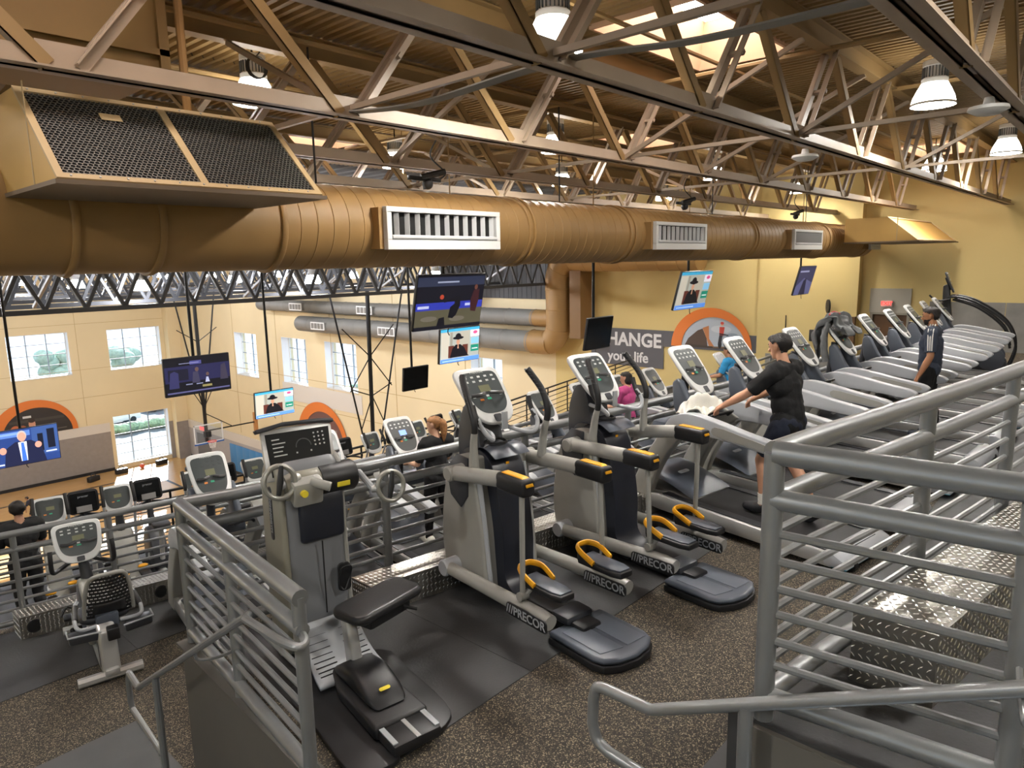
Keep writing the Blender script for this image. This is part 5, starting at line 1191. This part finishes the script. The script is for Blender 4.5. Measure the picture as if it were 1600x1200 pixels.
def exit_sign(M, label, s=1.):
    r = thing('exit_sign', label, 'exit sign'); r.matrix_world = M
    MB().prism(rrect(.34 * s, .22 * s, .01, 2), 0, .05, 'z').obj('sign_case', mat('exit_case', '#c9a9a0', .5), r, bevel=.004)
    lettering('sign_letters', 'EXIT', .17 * s, mat('exit_red', '#e0302c', .5, emit=2.5), T(0, 0, .052), r, .002, bold=.004)
exit_sign(Matrix.Translation((XW - .06, 6.48 + .1, -1.60)) @ FACING['-x'], 'red EXIT sign over the brown door')
exit_sign(Matrix.Translation((XW - .08, 59.9, ZC + 3.0)) @ FACING['-x'], 'small red EXIT sign in the court corner', 2.6)
ck = thing('wall_clock', 'round black wall clock on the yellow wall', 'clock', (XW - .40, 7.85 * K, -1.72), -1.0)
MB().lathe([(.24, 0), (.24, -.05), (.21, -.06)], 28, ax='x').obj('clock_case', BLACK, ck); MB().lathe([(.205, -.055), (.0, -.056)], 28, ax='x', caps=False).obj('clock_face', mat('clock_face', '#8f938a', .4), ck)
for a, l in ((.6, .15), (2.4, .11)): MB().tube([(-.062, 0, 0), (-.062, l * math.sin(a), l * math.cos(a))], .008, 4).obj('clock_hand', BLACK, ck)
for i, (y, z) in enumerate(((8.75, -3.0), (8.2, -2.55))):
    o = MB().box(XW - .22, XW - .12, y, y + .28, z, z + .42).obj('wall_dispenser', BLACK, bevel=.03); tag(o, ['black wall dispenser low on the yellow panel', 'black wall dispenser near the clock'][i], 'dispenser')
MB().tube([(XW - .15, 9.9, -3.4), (XW - .15, 9.9, -2.1)], .02, 6).obj('wall_antenna', BLACK); tag(bpy.data.objects['wall_antenna'], 'thin black upright rod against the yellow wall', 'rod')
# smoke detectors and cameras among the trusses
for (x, y, z), l in (((9.8, 3.6, 1.30), 'white round sensor below the second truss'), ((7.97, 1.29, 1.30), 'white round sensor below the nearest truss')):
    s = thing('ceiling_sensor', l, 'sensor', (x, y, z)); MB().lathe([(.04, .1), (.05, .04), (.16, .02), (.17, -.01), (.1, -.05), (.02, -.06)], 20).obj('sensor_dish', WHT, s)
for (x, y, z), l in (((5.9, 6.75, 1.02), 'black camera bracket on top of the big duct'), ((12.6, 6.9, 1.05), 'black camera bracket farther along the big duct'), ((18.3, 6.9, 1.05), 'black camera bracket near the end of the big duct')):
    s = thing('duct_camera', l, 'camera', (x, y, z)); MB().box(-.25, .25, -.03, .03, -.02, .03).obj('bracket', BLKST, s, bevel=.005); MB().tube([(-.05, 0, .02), (.25, -.1, .1)], .04, 8).obj('camera_body', BLACK, s); MB().ball((.05, 0, -.05), .07).obj('camera_ball', BLACK, s); MB().tube(spline([(.2, 0, 0), (.35, 0, .1), (.2, .1, .3), (.3, .1, .5)], 5), .01, 5).obj('cable', BLKST, s); MB().tube([(0, 0, -.02), (0, 0, -.12)], .02, 6).obj('foot', BLKST, s)
mb = MB()
for k in range(4): mb.tube([(4.9 + .13 * math.cos(t) , 8.7 + .02 * k, 2.5 + .13 * math.sin(t)) for t in [2 * PI * i / 16 for i in range(17)]], .008, 5)
mb.tube(spline([(4.9, 8.73, 2.63), (4.95, 8.6, 2.75), (4.9, 8.4, ZR - .03)], 5), .008, 5)
tag(mb.obj('cable_coil', BLKST), 'coil of dark cable above the lamp right of the plenum', 'cables')

# ------------------------------------------------------------------ basketball backstops
def backstop(label, x, y, zb, near=False):
    r = thing('basketball_hoop', label, 'basketball hoop', (x, y, zb))
    top = -1.0 - zb
    MB().tube([(0, .35, .2), (0, .35, top)], .12, 8).obj('mast', BLKST, r)
    for s in (-1, 1):
        MB().tube([(0, .3, 2.2), (s * 1.5, .3, top)], .05, 6).obj('hanger_leg', BLKST, r)
        for k in range(3): MB().tube([(0, .33, 2.6 + k * 2.3), (s * (.5 + .33 * (k + .6)), .3, 3.9 + k * 2.1)], .03, 5).obj('cross_tie', BLKST, r)
    b = MB().box(-1.0, 1.0, -.03, .02, .25, 1.55).obj('backboard', GLASS, r, smooth=False)
    f = MB()
    for a in ((-1, 1, .25, .31), (-1, 1, 1.49, 1.55), (-1, -.94, .25, 1.55), (.94, 1, .25, 1.55)): f.box(a[0], a[1], -.05, .03, a[2], a[3])
    f.obj('backboard_frame', WHT, r, smooth=False); MB().box(-1.02, 1.02, -.07, .05, .18, .27).obj('edge_padding', mat('blue_edge_pad', '#2a5aa0', .5), r, smooth=False)
    MB().tube([(.27 * math.cos(t), -.45 + .27 * math.sin(t), .4) for t in [2 * PI * i / 20 for i in range(20)]], .03, 6, closed=True).obj('rim', mat('rim_orange', '#d9503a', .5), r)
    n = MB()
    for i in range(10):
        t = 2 * PI * i / 10; n.tube([(.26 * math.cos(t), -.45 + .26 * math.sin(t), .4), (.16 * math.cos(t + .5), -.45 + .16 * math.sin(t + .5), -.05)], .012, 4); n.tube([(.26 * math.cos(t), -.45 + .26 * math.sin(t), .4), (.16 * math.cos(t - .5), -.45 + .16 * math.sin(t - .5), -.05)], .012, 4)
    n.obj('net', WHT, r)
    MB().box(-.2, .2, .02, .36, .6, 1.0).obj('mount', BLKST, r, smooth=False)
    MB().tube([(.1, .35, 1.0), (3.6, .35, 1.0)], .05, 6).obj('side_stay', BLKST, r); MB().tube([(.1, .35, 2.2), (1.9, .35, 1.0)], .03, 6).obj('side_stay', BLKST, r); MB().box(3.55, 3.75, .2, .5, .3, 1.7).obj('stay_pad', mat('wood_pad', '#b07a45', .6), r, smooth=False)
    return r
backstop('basketball hoop hanging on a black mast in the far court corner', 20.9, 47.4, -12.1)
bs = thing('backstop_frame', 'black braced hanging frame standing before the court wall behind the ergometer', 'hanging frame', (16.9, 23.0, 0))
MB().tube([(0, 0, -1.0), (-.1, 0, -7.6)], .085, 8).obj('mast', BLKST, bs)
for s in (-1, 1):
    MB().tube([(s * 1.75, 0, -1.0), (s * .35 - .1, 0, -7.4)], .035, 6).obj('hanger_leg', BLKST, bs)
    for za, xb, zb in ((-3.6, 1.25, -2.4), (-3.6, 1.02, -4.9), (-5.2, 1.0, -4.8), (-5.2, .6, -6.5)): MB().tube([(-.03, 0, za), (s * xb - .03, 0, zb)], .024, 5).obj('cross_tie', BLKST, bs)
# bits and pieces on the court floor
for i, (x, y, l) in enumerate(((19.9, 62.2, 'dark sports bag on the sill of the tall court window'), (23.2, 62.4, 'dark sports bag right of the red ball by the window'), (17.6, 61.6, 'dark bag at the foot of the court end wall'))):
    s = thing('sports_bag', l, 'bag', (x, y, ZC), .2 * i); MB().prism(rrect(1.0, .45, .15, 3), .0, .42, 'z').obj('bag_body', BLACK, s, bevel=.08); MB().tube(spline([(-.25, 0, .4), (0, .02, .65), (.25, 0, .4)], 5), .03, 6).obj('strap', CHAR, s)
o = MB().ball((21.6, 62.4, ZC + .2), .2).obj('basketball', mat('ball_red', '#c2563c', .6)); tag(o, 'reddish basketball between the bags by the tall window', 'ball')
s = thing('equipment_base', 'low black portable base in the court corner', 'equipment', (24.3, 58.2, ZC)); MB().prism(rrect(1.6, 1.0, .3, 4), 0, .35, 'z').obj('base', BLACK, s, bevel=.1); MB().ball((0, 0, .4), .3, .3, .2).obj('lid', CHAR, s)
o = MB().lathe([(.24, 0), (.2, .02), (.03, .5)], 14, (24.2, 53.0, ZC)).obj('marker_cone', mat('cone_red', '#e0584c', .6)); tag(o, 'small red marker cone on the court floor', 'cone')
def car(label, x, y, c):
    r = thing('parked_car', label, 'car', (x, y, ZC - .1), .1)
    MB().prism([(p.x, p.y) for p in spline([(-2.2, .3, 0), (-2.2, .8, 0), (-1.3, .95, 0), (-.8, 1.45, 0), (.8, 1.48, 0), (1.5, .95, 0), (2.2, .85, 0), (2.25, .3, 0)], 3)], -.85, .85, 'y').obj('car_body', c, r, bevel=.06)
    MB().prism([(-1.15, .95), (-.75, 1.38), (.75, 1.4), (1.3, .95)], -.87, .87, 'y').obj('car_windows', mat('car_glass', '#26303a', .1), r, smooth=False)
    for wx in (-1.4, 1.4):
        for s_ in (-1, 1): MB().lathe([(.32, s_ * .7), (.32, s_ * .9)], 16, (wx, 0, .32), 'y').obj('wheel', BLACK, r)
car('white car parked outside the tall court window', 27, 84, mat('car_white', '#d9dde2', .3)); car('blue-grey car parked outside, right of the white one', 33.5, 88, mat('car_blue', '#7f93ad', .3)); car('red car parked outside behind the others', 33, 96, mat('car_red', '#b35a52', .3))
hd = MB()
for i in range(60): hd.ball((8 + i * .8, 78 + random.uniform(-.4, .4), ZC + .35 + random.uniform(-.1, .2)), .8, .7, .55, 8, 6)
tag(hd.obj('hedge', mat('hedge_green', '#7f9a80', .9, var=.4, vscale=6, bump=.8, bscale=10)), 'low green hedge outside the tall court window', 'hedge')
for i in range(4):
    x = 12 + i * 8.5
    t = thing('outside_tree', ['leafy tree outside, leftmost', 'leafy tree outside behind the white car', 'leafy tree outside behind the red car', 'leafy tree outside, rightmost'][i], 'tree', (x, 112, ZC))
    MB().tube([(0, 0, 0), (0, 0, 3)], .25, 8).obj('trunk', mat('bark', '#5a4a3c', .9), t); m_ = MB()
    for k in range(14): m_.ball((random.uniform(-2, 2), random.uniform(-2, 2), 4 + random.uniform(-1.3, 1.6)), 1.3, 1.3, 1.1, 8, 6)
    m_.obj('crown', mat('hazy_foliage', '#9fb5a6', .9, var=.2, vscale=3, bump=.8, bscale=6), t)  # leaf colour lightened, outdoor haze put into it

# ------------------------------------------------------------------ towel and jacket
def towel():
    a = -math.atan(.15); M = T(6.5, 3.0, T1) @ RZ(a)
    m_ = MB(); m_.grid(lambda u, v: tuple(M @ Vector((-.36 + .30 * u + .02 * math.sin(v * 9), .02 + .36 * v + .02 * math.sin(u * 7), 1.18 + .06 * math.sin(u * 9 + v * 6) * math.sin(v * PI) + .06 * math.sin(PI * v) - .10 * (1 - u) ** 3 + .016 * math.sin(15 * u + 11 * v + 2 * math.sin(5 * v)) + .008 * math.sin(27 * v - 17 * u + 3 * u * v)))), 36, 36)
    o = m_.obj('towel', mat('white_terry', '#dcdad0', .9, bump=.3, bscale=150)); md = o.modifiers.new('solid', 'SOLIDIFY'); md.thickness = .012
    return tag(o, 'crumpled white towel on the treadmill in front of the man in black', 'towel')
towel()
def jacket():
    x = 10.35; M = T(x, row1_y(x), T1) @ RZ(yaw_at(x)); m_ = MB()
    def f(u, v):
        s = (u - .5) * .95; px = (v - .5) * (.50 + .10 * abs(s)) + .04 * math.sin(u * 7)
        w_ = 1 - .25 * math.sin(v * PI * 3 + 1.0)                       # ragged lower edges
        if s < 0: q = -s / .475 * w_; y, z = .58 - .22 * q, 1.76 - .24 * q
        else: q = s / .475 * w_; y, z = .58 + .20 * math.sin(min(1, q * 1.6) * PI / 2), 1.76 - .62 * q ** 1.25
        fold = .030 * math.sin(v * 19 + u * 5) + .022 * math.sin(v * 8 - u * 15) + .012 * math.sin(v * 37 + u * 23)
        return tuple(M @ Vector((px, y - .03 + fold * (.9 if s > 0 else -.8), z + .06 + .7 * fold)))
    m_.grid(f, 44, 44); o = m_.obj('jacket', mat('grey_fleece', '#6d6f70', .9, var=.12, vscale=12, bump=.2, bscale=90)); md = o.modifiers.new('solid', 'SOLIDIFY'); md.thickness = .018
    tag(o, 'grey jacket draped over a treadmill console', 'jacket')
    sl = MB(); sl.tube([M @ p for p in spline([(-.22, .56, 1.70), (-.29, .58, 1.55), (-.31, .57, 1.36), (-.30, .54, 1.18)], 6)], [.05 + .008 * math.sin(i * 1.9) for i in range(19)], 10, flatx=.7); sl.obj('sleeve', MATS['grey_fleece'], o)
    rd = MB(); rd.tube([M @ p for p in spline([(-.2, .56, 1.82), (0, .58, 1.85), (.22, .55, 1.80)], 6)], .010, 6); rd.obj('red_piping', mat('red_trim', '#b3433f', .7), o)
jacket()

# ================================================================== people: one continuous remeshed body each, clothes and hair as children
def limb_mesh(mb, a, b, ra, rb, n=14, fl=1.0):
    a, b = Vector(a), Vector(b); d = b - a; L = d.length; d = d.normalized() if L > 1e-6 else Vector((0, 0, 1))
    pts, rs = [], []
    for k in range(5): t = PI / 2 * (1 - k / 4); pts.append(a - d * ra * math.sin(t)); rs.append(max(.001, ra * math.cos(t)))
    for k in range(1, 5): t = PI / 2 * k / 4; pts.append(b + d * rb * math.sin(t)); rs.append(max(.001, rb * math.cos(t)))
    # insert the far equator
    pts.insert(5, b.copy()); rs.insert(5, rb)
    mb.tube(pts, rs, n)
def person(label, loc, yaw, pose=None, scale=1.0, skin='#c08e70', shirt='#17171a', bottom='#20222c', shoes='#2a2a2c', hair='#17120f', long_pants=False, voxel=.011, group=None, beard=False, socks=None, hairstyle='short', look=0., stripes=False, sleeve=.75, detail=True, loose=.012):
    J = dict(pelvis=(0, 0, .95), waist=(0, 0, 1.10), chest=(0, .0, 1.28), neck=(0, -.01, 1.47), head=(0, .03, 1.625),
             sl=(-.19, -.01, 1.41), sr=(.19, -.01, 1.41), el=(-.25, -.03, 1.12), er=(.25, -.03, 1.12), wl=(-.26, .05, .87), wr=(.26, .05, .87),
             hl=(-.09, 0, .92), hr=(.09, 0, .92), kl=(-.10, .03, .50), kr=(.10, .03, .50), al=(-.10, -.03, .085), ar=(.10, -.03, .085), tl=None, tr=None)
    if pose: J.update(pose)
    J = {k: Vector(v) if v is not None else None for k, v in J.items()}
    for s in 'lr':
        if J['t' + s] is None: J['t' + s] = J['a' + s] + Vector((0, .17, -.04))
    prim = []                                           # (tag, kind, data)
    def cap(tg, a, b, ra, rb): prim.append((tg, Vector(a), Vector(b), ra, rb))
    cap('hip', J['pelvis'] + Vector((-.055, 0, -.01)), J['pelvis'] + Vector((.055, 0, -.01)), .118, .118)
    cap('torso', J['pelvis'] + Vector((0, 0, .06)), J['waist'], .125, .122); cap('torso', J['waist'] + Vector((-.035, 0, 0)), J['waist'] + Vector((.035, 0, 0)), .112, .112)
    cap('torso', J['chest'] + Vector((-.065, .01, 0)), J['chest'] + Vector((.065, .01, 0)), .118, .118)
    cap('torso', J['waist'], J['chest'], .12, .125)
    cap('torso', (J['sl'] * .8 + J['neck'] * .2), (J['sr'] * .8 + J['neck'] * .2), .075, .075)
    cap('torso', J['chest'] + Vector((0, 0, .05)), J['neck'] + Vector((0, 0, -.05)), .11, .075)
    up = (J['head'] - J['neck']).normalized()
    cap('neck', J['neck'] - up * .02, J['head'] - up * .05, .056, .05)
    # head in its own frame: forward f, right r, up u
    f = Vector((math.sin(look), math.cos(look), 0)); f = (f - up * f.dot(up) * .6).normalized(); rt = f.cross(up).normalized(); hu = rt.cross(f).normalized(); H = J['head']
    hp = lambda x, y, z: H + rt * x + f * y + hu * z
    cap('head', hp(0, -.028, .035), hp(0, .02, .035), .079, .076); cap('head', hp(0, .025, -.02), hp(0, .04, -.055), .062, .045)
    cap('head', hp(0, .062, -.085), hp(0, .055, -.07), .025, .03)
    cap('head', hp(-.03, .072, .028), hp(.03, .072, .028), .019, .019)
    cap('nose', hp(0, .088, .01), hp(0, .106, -.022), .010, .015)
    cap('head', hp(-.014, .082, -.055), hp(.014, .082, -.055), .013, .013)
    for s in (-1, 1): cap('ear', hp(s * .081, -.012, .018), hp(s * .077, -.004, -.018), .019, .012)
    for s in 'lr':
        sg = -1 if s == 'l' else 1
        S, E_, W = J['s' + s], J['e' + s], J['w' + s]
        m1 = S.lerp(E_, sleeve)
        cap('sleeve', S, m1, .062, .052); cap('arm', m1, E_, .047, .043); cap('arm', E_, E_.lerp(W, .35), .043, .045); cap('arm', E_.lerp(W, .35), W, .045, .029)
        d = (W - E_).normalized(); side = d.cross(Vector((0, 0, 1))); side = side.normalized() if side.length > .3 else Vector((0, 1, 0)) if abs(d.z) > .9 else Vector((1, 0, 0))
        nrm = side.cross(d).normalized(); pc = W + d * .085
        if detail:
            cap('hand', W + d * .02 + side * .0, pc + side * .012, .026, .024); cap('hand', W + d * .03 - side * .015, pc - side * .018, .023, .02); cap('hand', W + d * .04 + side * .02, pc + side * .028, .02, .018)
            curl = -nrm if nrm.z > -.2 else nrm
            for k, L in enumerate((.075, .085, .08, .062)):
                b0 = pc + side * (-.027 + .018 * k); b1 = b0 + d * L * .5 + curl * .014; b2 = b1 + d * L * .30 + curl * .034
                cap('hand', b0, b1, .0105, .0098); cap('hand', b1, b2, .0098, .0085)
            th0 = W + d * .035 - side * .025; th1 = th0 - side * .03 + d * .03 + curl * .012; th2 = th1 + d * .032 + curl * .012
            cap('hand', th0, th1, .016, .0125); cap('hand', th1, th2, .0125, .010)
        else: cap('hand', W, pc + d * .05, .03, .026)
        h, k_, a, t = J['h' + s], J['k' + s], J['a' + s], J['t' + s]
        cap('thigh', h, h.lerp(k_, .78), .094, .068); cap('knee', h.lerp(k_, .78), k_, .066, .057); cap('calf', k_, k_.lerp(a, .32) + Vector((0, -.015, 0)), .056, .059); cap('calf', k_.lerp(a, .32) + Vector((0, -.015, 0)), a.lerp(k_, .25), .059, .041); cap('ankle', a.lerp(k_, .25), a, .041, .042)
        fd = (t - a); fd.z = 0; fd = fd.normalized() if fd.length > .02 else Vector((0, 1, 0)); fdir = (t - a).normalized()
        cap('foot', a - fdir * .045 + Vector((0, 0, -.035)), a + fdir * .07 + Vector((0, 0, -.03)), .043, .047); cap('foot', a + fdir * .07 + Vector((0, 0, -.03)), t, .046, .036)
    mb = MB()
    for tg, a, b, ra, rb in prim: limb_mesh(mb, a * scale, b * scale, ra * scale, rb * scale)
    me = bpy.data.meshes.new('body_base'); me.from_pydata(mb.v, [], mb.f)
    tmp = bpy.data.objects.new('body_base', me); COL.objects.link(tmp)
    rm = tmp.modifiers.new('remesh', 'REMESH'); rm.mode = 'VOXEL'; rm.voxel_size = voxel; rm.use_smooth_shade = True
    sm = tmp.modifiers.new('smooth', 'SMOOTH'); sm.factor = .5; sm.iterations = 3
    body = bpy.data.meshes.new_from_object(tmp.evaluated_get(bpy.context.evaluated_depsgraph_get()))
    bpy.data.objects.remove(tmp); bpy.data.meshes.remove(me)
    r = thing('person', label, 'person', loc, yaw, group)
    SK = mat('skin_' + skin, skin, .55, var=.05, vscale=20)
    body.materials.clear(); body.materials.append(SK); body.name = 'body'
    link('body', body, r)
    nv = len(body.vertices); co = np.empty(nv * 3); body.vertices.foreach_get('co', co); co = co.reshape(-1, 3) / scale
    no = np.empty(nv * 3); body.vertices.foreach_get('normal', no); no = no.reshape(-1, 3)
    D = np.empty((len(prim), nv))
    for i, (tg, a, b, ra, rb) in enumerate(prim):
        a_, b_ = np.array(a), np.array(b); ab = b_ - a_; t = np.clip(((co - a_) @ ab) / max(1e-9, ab @ ab), 0, 1); D[i] = np.linalg.norm(co - (a_ + t[:, None] * ab), axis=1) - (ra + (rb - ra) * t)
    vt = np.array([prim[i][0] for i in D.argmin(0)])
    faces = [tuple(p.vertices) for p in body.polygons]
    def garment(name, sel, off, m, thick=.008, jitter=0.):
        ids = [fc for fc in faces if sum(sel[v] for v in fc) > len(fc) / 2]
        if not ids: return None
        used = sorted({v for fc in ids for v in fc}); mp = {v: i for i, v in enumerate(used)}
        rng = np.random.default_rng(3); jj = off + (jitter * (np.sin(co[used] @ np.array([37., 29., 61.])) + .6 * np.sin(co[used] @ np.array([71., -53., 23.]))) if jitter else 0)
        pts = (co[used] + no[used] * (np.ones(len(used)) * jj)[:, None]) * scale
        g = bpy.data.meshes.new(name); g.from_pydata(pts.tolist(), [], [tuple(mp[v] for v in fc) for fc in ids]); g.materials.append(m)
        g.polygons.foreach_set('use_smooth', [True] * len(g.polygons)); o = link(name, g, r)
        md = o.modifiers.new('solid', 'SOLIDIFY'); md.thickness = thick; md.offset = -1
        return o
    isin = lambda *t: np.isin(vt, t)
    zc = co[:, 2]; hiz = J['pelvis'].z
    cl = lambda h_: mat('cloth_' + h_, h_, .85, var=.08, vscale=14, bump=.25, bscale=60)
    so = garment('shirt', isin('torso', 'sleeve') | (isin('hip') & (zc > hiz - .09)), loose + .006, cl(shirt), .01, .0022)
    if stripes:
        for k in (-1, 0, 1):
            for s in 'lr':
                S, E_ = J['s' + s], J['e' + s]; N = J['neck']
                path = [N.lerp(S, .35) + Vector((0, .004 + k * .03, .075)), S + Vector((-.02 if s == 'r' else .02, k * .03, .078)), S + Vector((.05 if s == 'r' else -.05, k * .028, .045)), S.lerp(E_, .3) + Vector((.075 if s == 'r' else -.075, k * .024, 0)), S.lerp(E_, .72) + Vector((.072 if s == 'r' else -.072, k * .022, 0))]
                st = MB(); st.tube([p * scale for p in spline(path, 5)], .0085 * scale, 6, flatx=1.0); st.obj('shirt_stripe', mat('white_stripe', '#dcdcd8', .7), so)
    leg = isin('thigh', 'knee', 'calf', 'ankle') if long_pants else isin('thigh') | (isin('knee') & False)
    garment('trousers' if long_pants else 'shorts', leg | (isin('hip') & (zc < hiz + .05)), (.010 if long_pants else .018), cl(bottom), .008, .003)
    if socks: garment('socks', isin('ankle'), .006, cl(socks), .006)
    garment('shoes', isin('foot'), .012, mat('shoe_' + shoes, shoes, .6), .01)
    rel = co - np.array(H); lx, ly, lz = rel @ np.array(rt), rel @ np.array(f), rel @ np.array(hu)
    hd = isin('head', 'neck', 'ear')
    hsel = hd & (lz > np.where(ly > .012, .034 + .5 * ly, np.where(ly > -.032, .022, -.055))) & ~isin('ear')
    HM = mat('hair_' + hair, hair, .6, var=.35, vscale=30, bump=.6, bscale=120)
    ho = garment('hair', hsel, .014, HM, .012, .004)
    if hairstyle == 'ponytail' and ho:
        pts = spline([hp(0, -.09, .05), hp(0, -.125, .03), hp(0, -.135, -.05), hp(0, -.125, -.14), hp(.01, -.115, -.22)], 5)
        MB().tube([p * scale for p in pts], [.03, .036, .04, .043, .045, .046, .047, .047, .046, .045, .044, .042, .04, .037, .034, .03, .026, .021, .016, .01, .004], 10).obj('ponytail', HM, ho)
        MB().lathe([(.03, -.01), (.034, 0), (.03, .01)], 12, tuple(hp(0, -.105, .055) * scale), 'y').obj('hair_tie', BLACK, ho)
    if hairstyle == 'bob' and ho: MB().ball(tuple(hp(0, -.05, -.02) * scale), .085, .06, .1).obj('hair_back', HM, ho)
    if beard: garment('beard', isin('head') & (lz < -.035) & (ly > -.02) & ~((np.abs(lx) < .02) & (ly > .07) & (lz > -.062)), .005, HM, .005)
    if detail:
        e = MB()
        for s in (-1, 1): e.ball(tuple(hp(s * .03, .082, .012) * scale), .011, .008, .006, 8, 6)
        e.obj('eyes', mat('eye_dark', '#1a1412', .3), r)
        e = MB()
        for s in (-1, 1): e.tube([p * scale for p in (hp(s * .012, .093, .033), hp(s * .03, .091, .04), hp(s * .048, .08, .034))], .004, 5)
        e.obj('eyebrows', HM, r)
        MB().tube([p * scale for p in (hp(-.022, .088, -.056), hp(0, .096, -.055), hp(.022, .088, -.056))], .0035, 5).obj('mouth', mat('lip', '#8a4f44', .5), r)
    return r
# man in black on the nearest treadmill: leaning on the front bar, one foot lifting off behind
a1 = -math.atan(.15)
def on_tm(x, y, base, yaw, dx, dy, dz): 
    v = Matrix.Rotation(yaw, 3, 'Z') @ Vector((dx, dy, 0)); return (x + v.x, y + v.y, base + dz)
person('man in a black polo shirt and navy shorts running on the treadmill', on_tm(6.5, 3.0, T1, a1, .0, -.62, .185), a1,
       dict(pelvis=(0, 0, .95), waist=(0, .02, 1.10), chest=(0, .05, 1.28), neck=(0, .07, 1.46), head=(0, .12, 1.62), sl=(-.19, .06, 1.40), sr=(.19, .06, 1.40), el=(-.27, .27, 1.20), er=(.27, .27, 1.20), wl=(-.27, .50, 1.06), wr=(.27, .50, 1.06),
            kl=(-.10, .20, .55), al=(-.10, .16, .13), tl=(-.11, .32, .07), kr=(.10, -.02, .50), ar=(.10, -.25, .12), tr=(.10, -.14, .03)), 1.0, '#c99678', '#101012', '#1c2233', '#26262a', '#15110f', voxel=.008, socks='#dcd8cf')
x4 = 10.35
person('bearded man in a navy tee with white shoulder stripes standing on a treadmill', (10.62, 2.12, T1 + .185), yaw_at(x4) + .12,
       dict(kl=(-.10, .04, .50), wl=(-.255, .08, .87), wr=(.255, .1, .88), ar=(.10, -.12, .09), kr=(.10, -.02, .5)), 1.0, '#a87655', '#3a4252', '#141416', '#3b4350', '#1c1512', long_pants=True, voxel=.009, beard=True, stripes=True)
person('red-haired woman with a ponytail in black walking on the lower treadmill', on_tm(5.45, rail2(5.45) - 1.35, T2, yaw_at(5.5), .1, -.12, .21), yaw_at(5.7),
       dict(el=(-.24, .10, 1.14), wl=(-.20, .34, 1.10), er=(.24, .10, 1.14), wr=(.2, .34, 1.1), kl=(-.09, .1, .5), al=(-.09, .12, .09), kr=(.09, -.02, .5), ar=(.09, -.22, .12)), .93, '#d9a98c', '#121214', '#121214', '#cfcbc2', '#8f6238', long_pants=True, voxel=.01, hairstyle='ponytail', look=-.5)
person('person with dark hair in a pink shirt on the lower tier', (9.9, 6.4, T2 + .19), yaw_at(10.9), dict(el=(-.24, .1, 1.14), wl=(-.2, .34, 1.1), er=(.24, .1, 1.14), wr=(.2, .34, 1.1)), .93, '#c9977c', '#b8477f', '#26262c', '#8a8a8a', '#1a1412', long_pants=True, voxel=.013, hairstyle='bob', detail=False, look=-.3)
person('person with dark hair in a bright blue shirt on the lower tier', (13.65, 6.35, T2 + .19), yaw_at(15), dict(el=(-.26, .08, 1.14), wl=(-.24, .34, 1.08)), .97, '#b98667', '#2f8fc4', '#23262c', '#8a8a8a', '#17120f', voxel=.013, detail=False)
person('dark-haired person in black at the left edge on the lowest tier', (2.05, 10.25, T3 + .12), 0, dict(el=(-.24, .1, 1.14), wl=(-.2, .34, 1.1), er=(.24, .1, 1.14), wr=(.2, .34, 1.1)), .98, '#a87c62', '#131315', '#131315', '#2a2a2a', '#1d1714', long_pants=True, voxel=.013, detail=False)
person('man in dark clothes bending forward on the distant court', (11.75, 54.4, ZC), .9, dict(chest=(0, .12, 1.26), neck=(0, .2, 1.42), head=(0, .28, 1.55), sl=(-.19, .16, 1.38), sr=(.19, .16, 1.38), el=(-.26, .25, 1.1), wl=(-.22, .3, .86), er=(.26, .2, 1.1), wr=(.24, .28, .86), kl=(-.1, .16, .5), al=(-.1, .15, .09), ar=(.1, -.25, .1)), 1.1, '#b58a6e', '#2b2d38', '#26272e', '#b3433f', '#2a1f1a', voxel=.02, detail=False)
person('person in a pale top and blue bottoms on the distant court', (16.8, 50.0, ZC), 2.2, None, 1.05, '#c79c80', '#d8d4d0', '#3a5a8c', '#cccccc', '#2a1f1a', voxel=.02, detail=False)
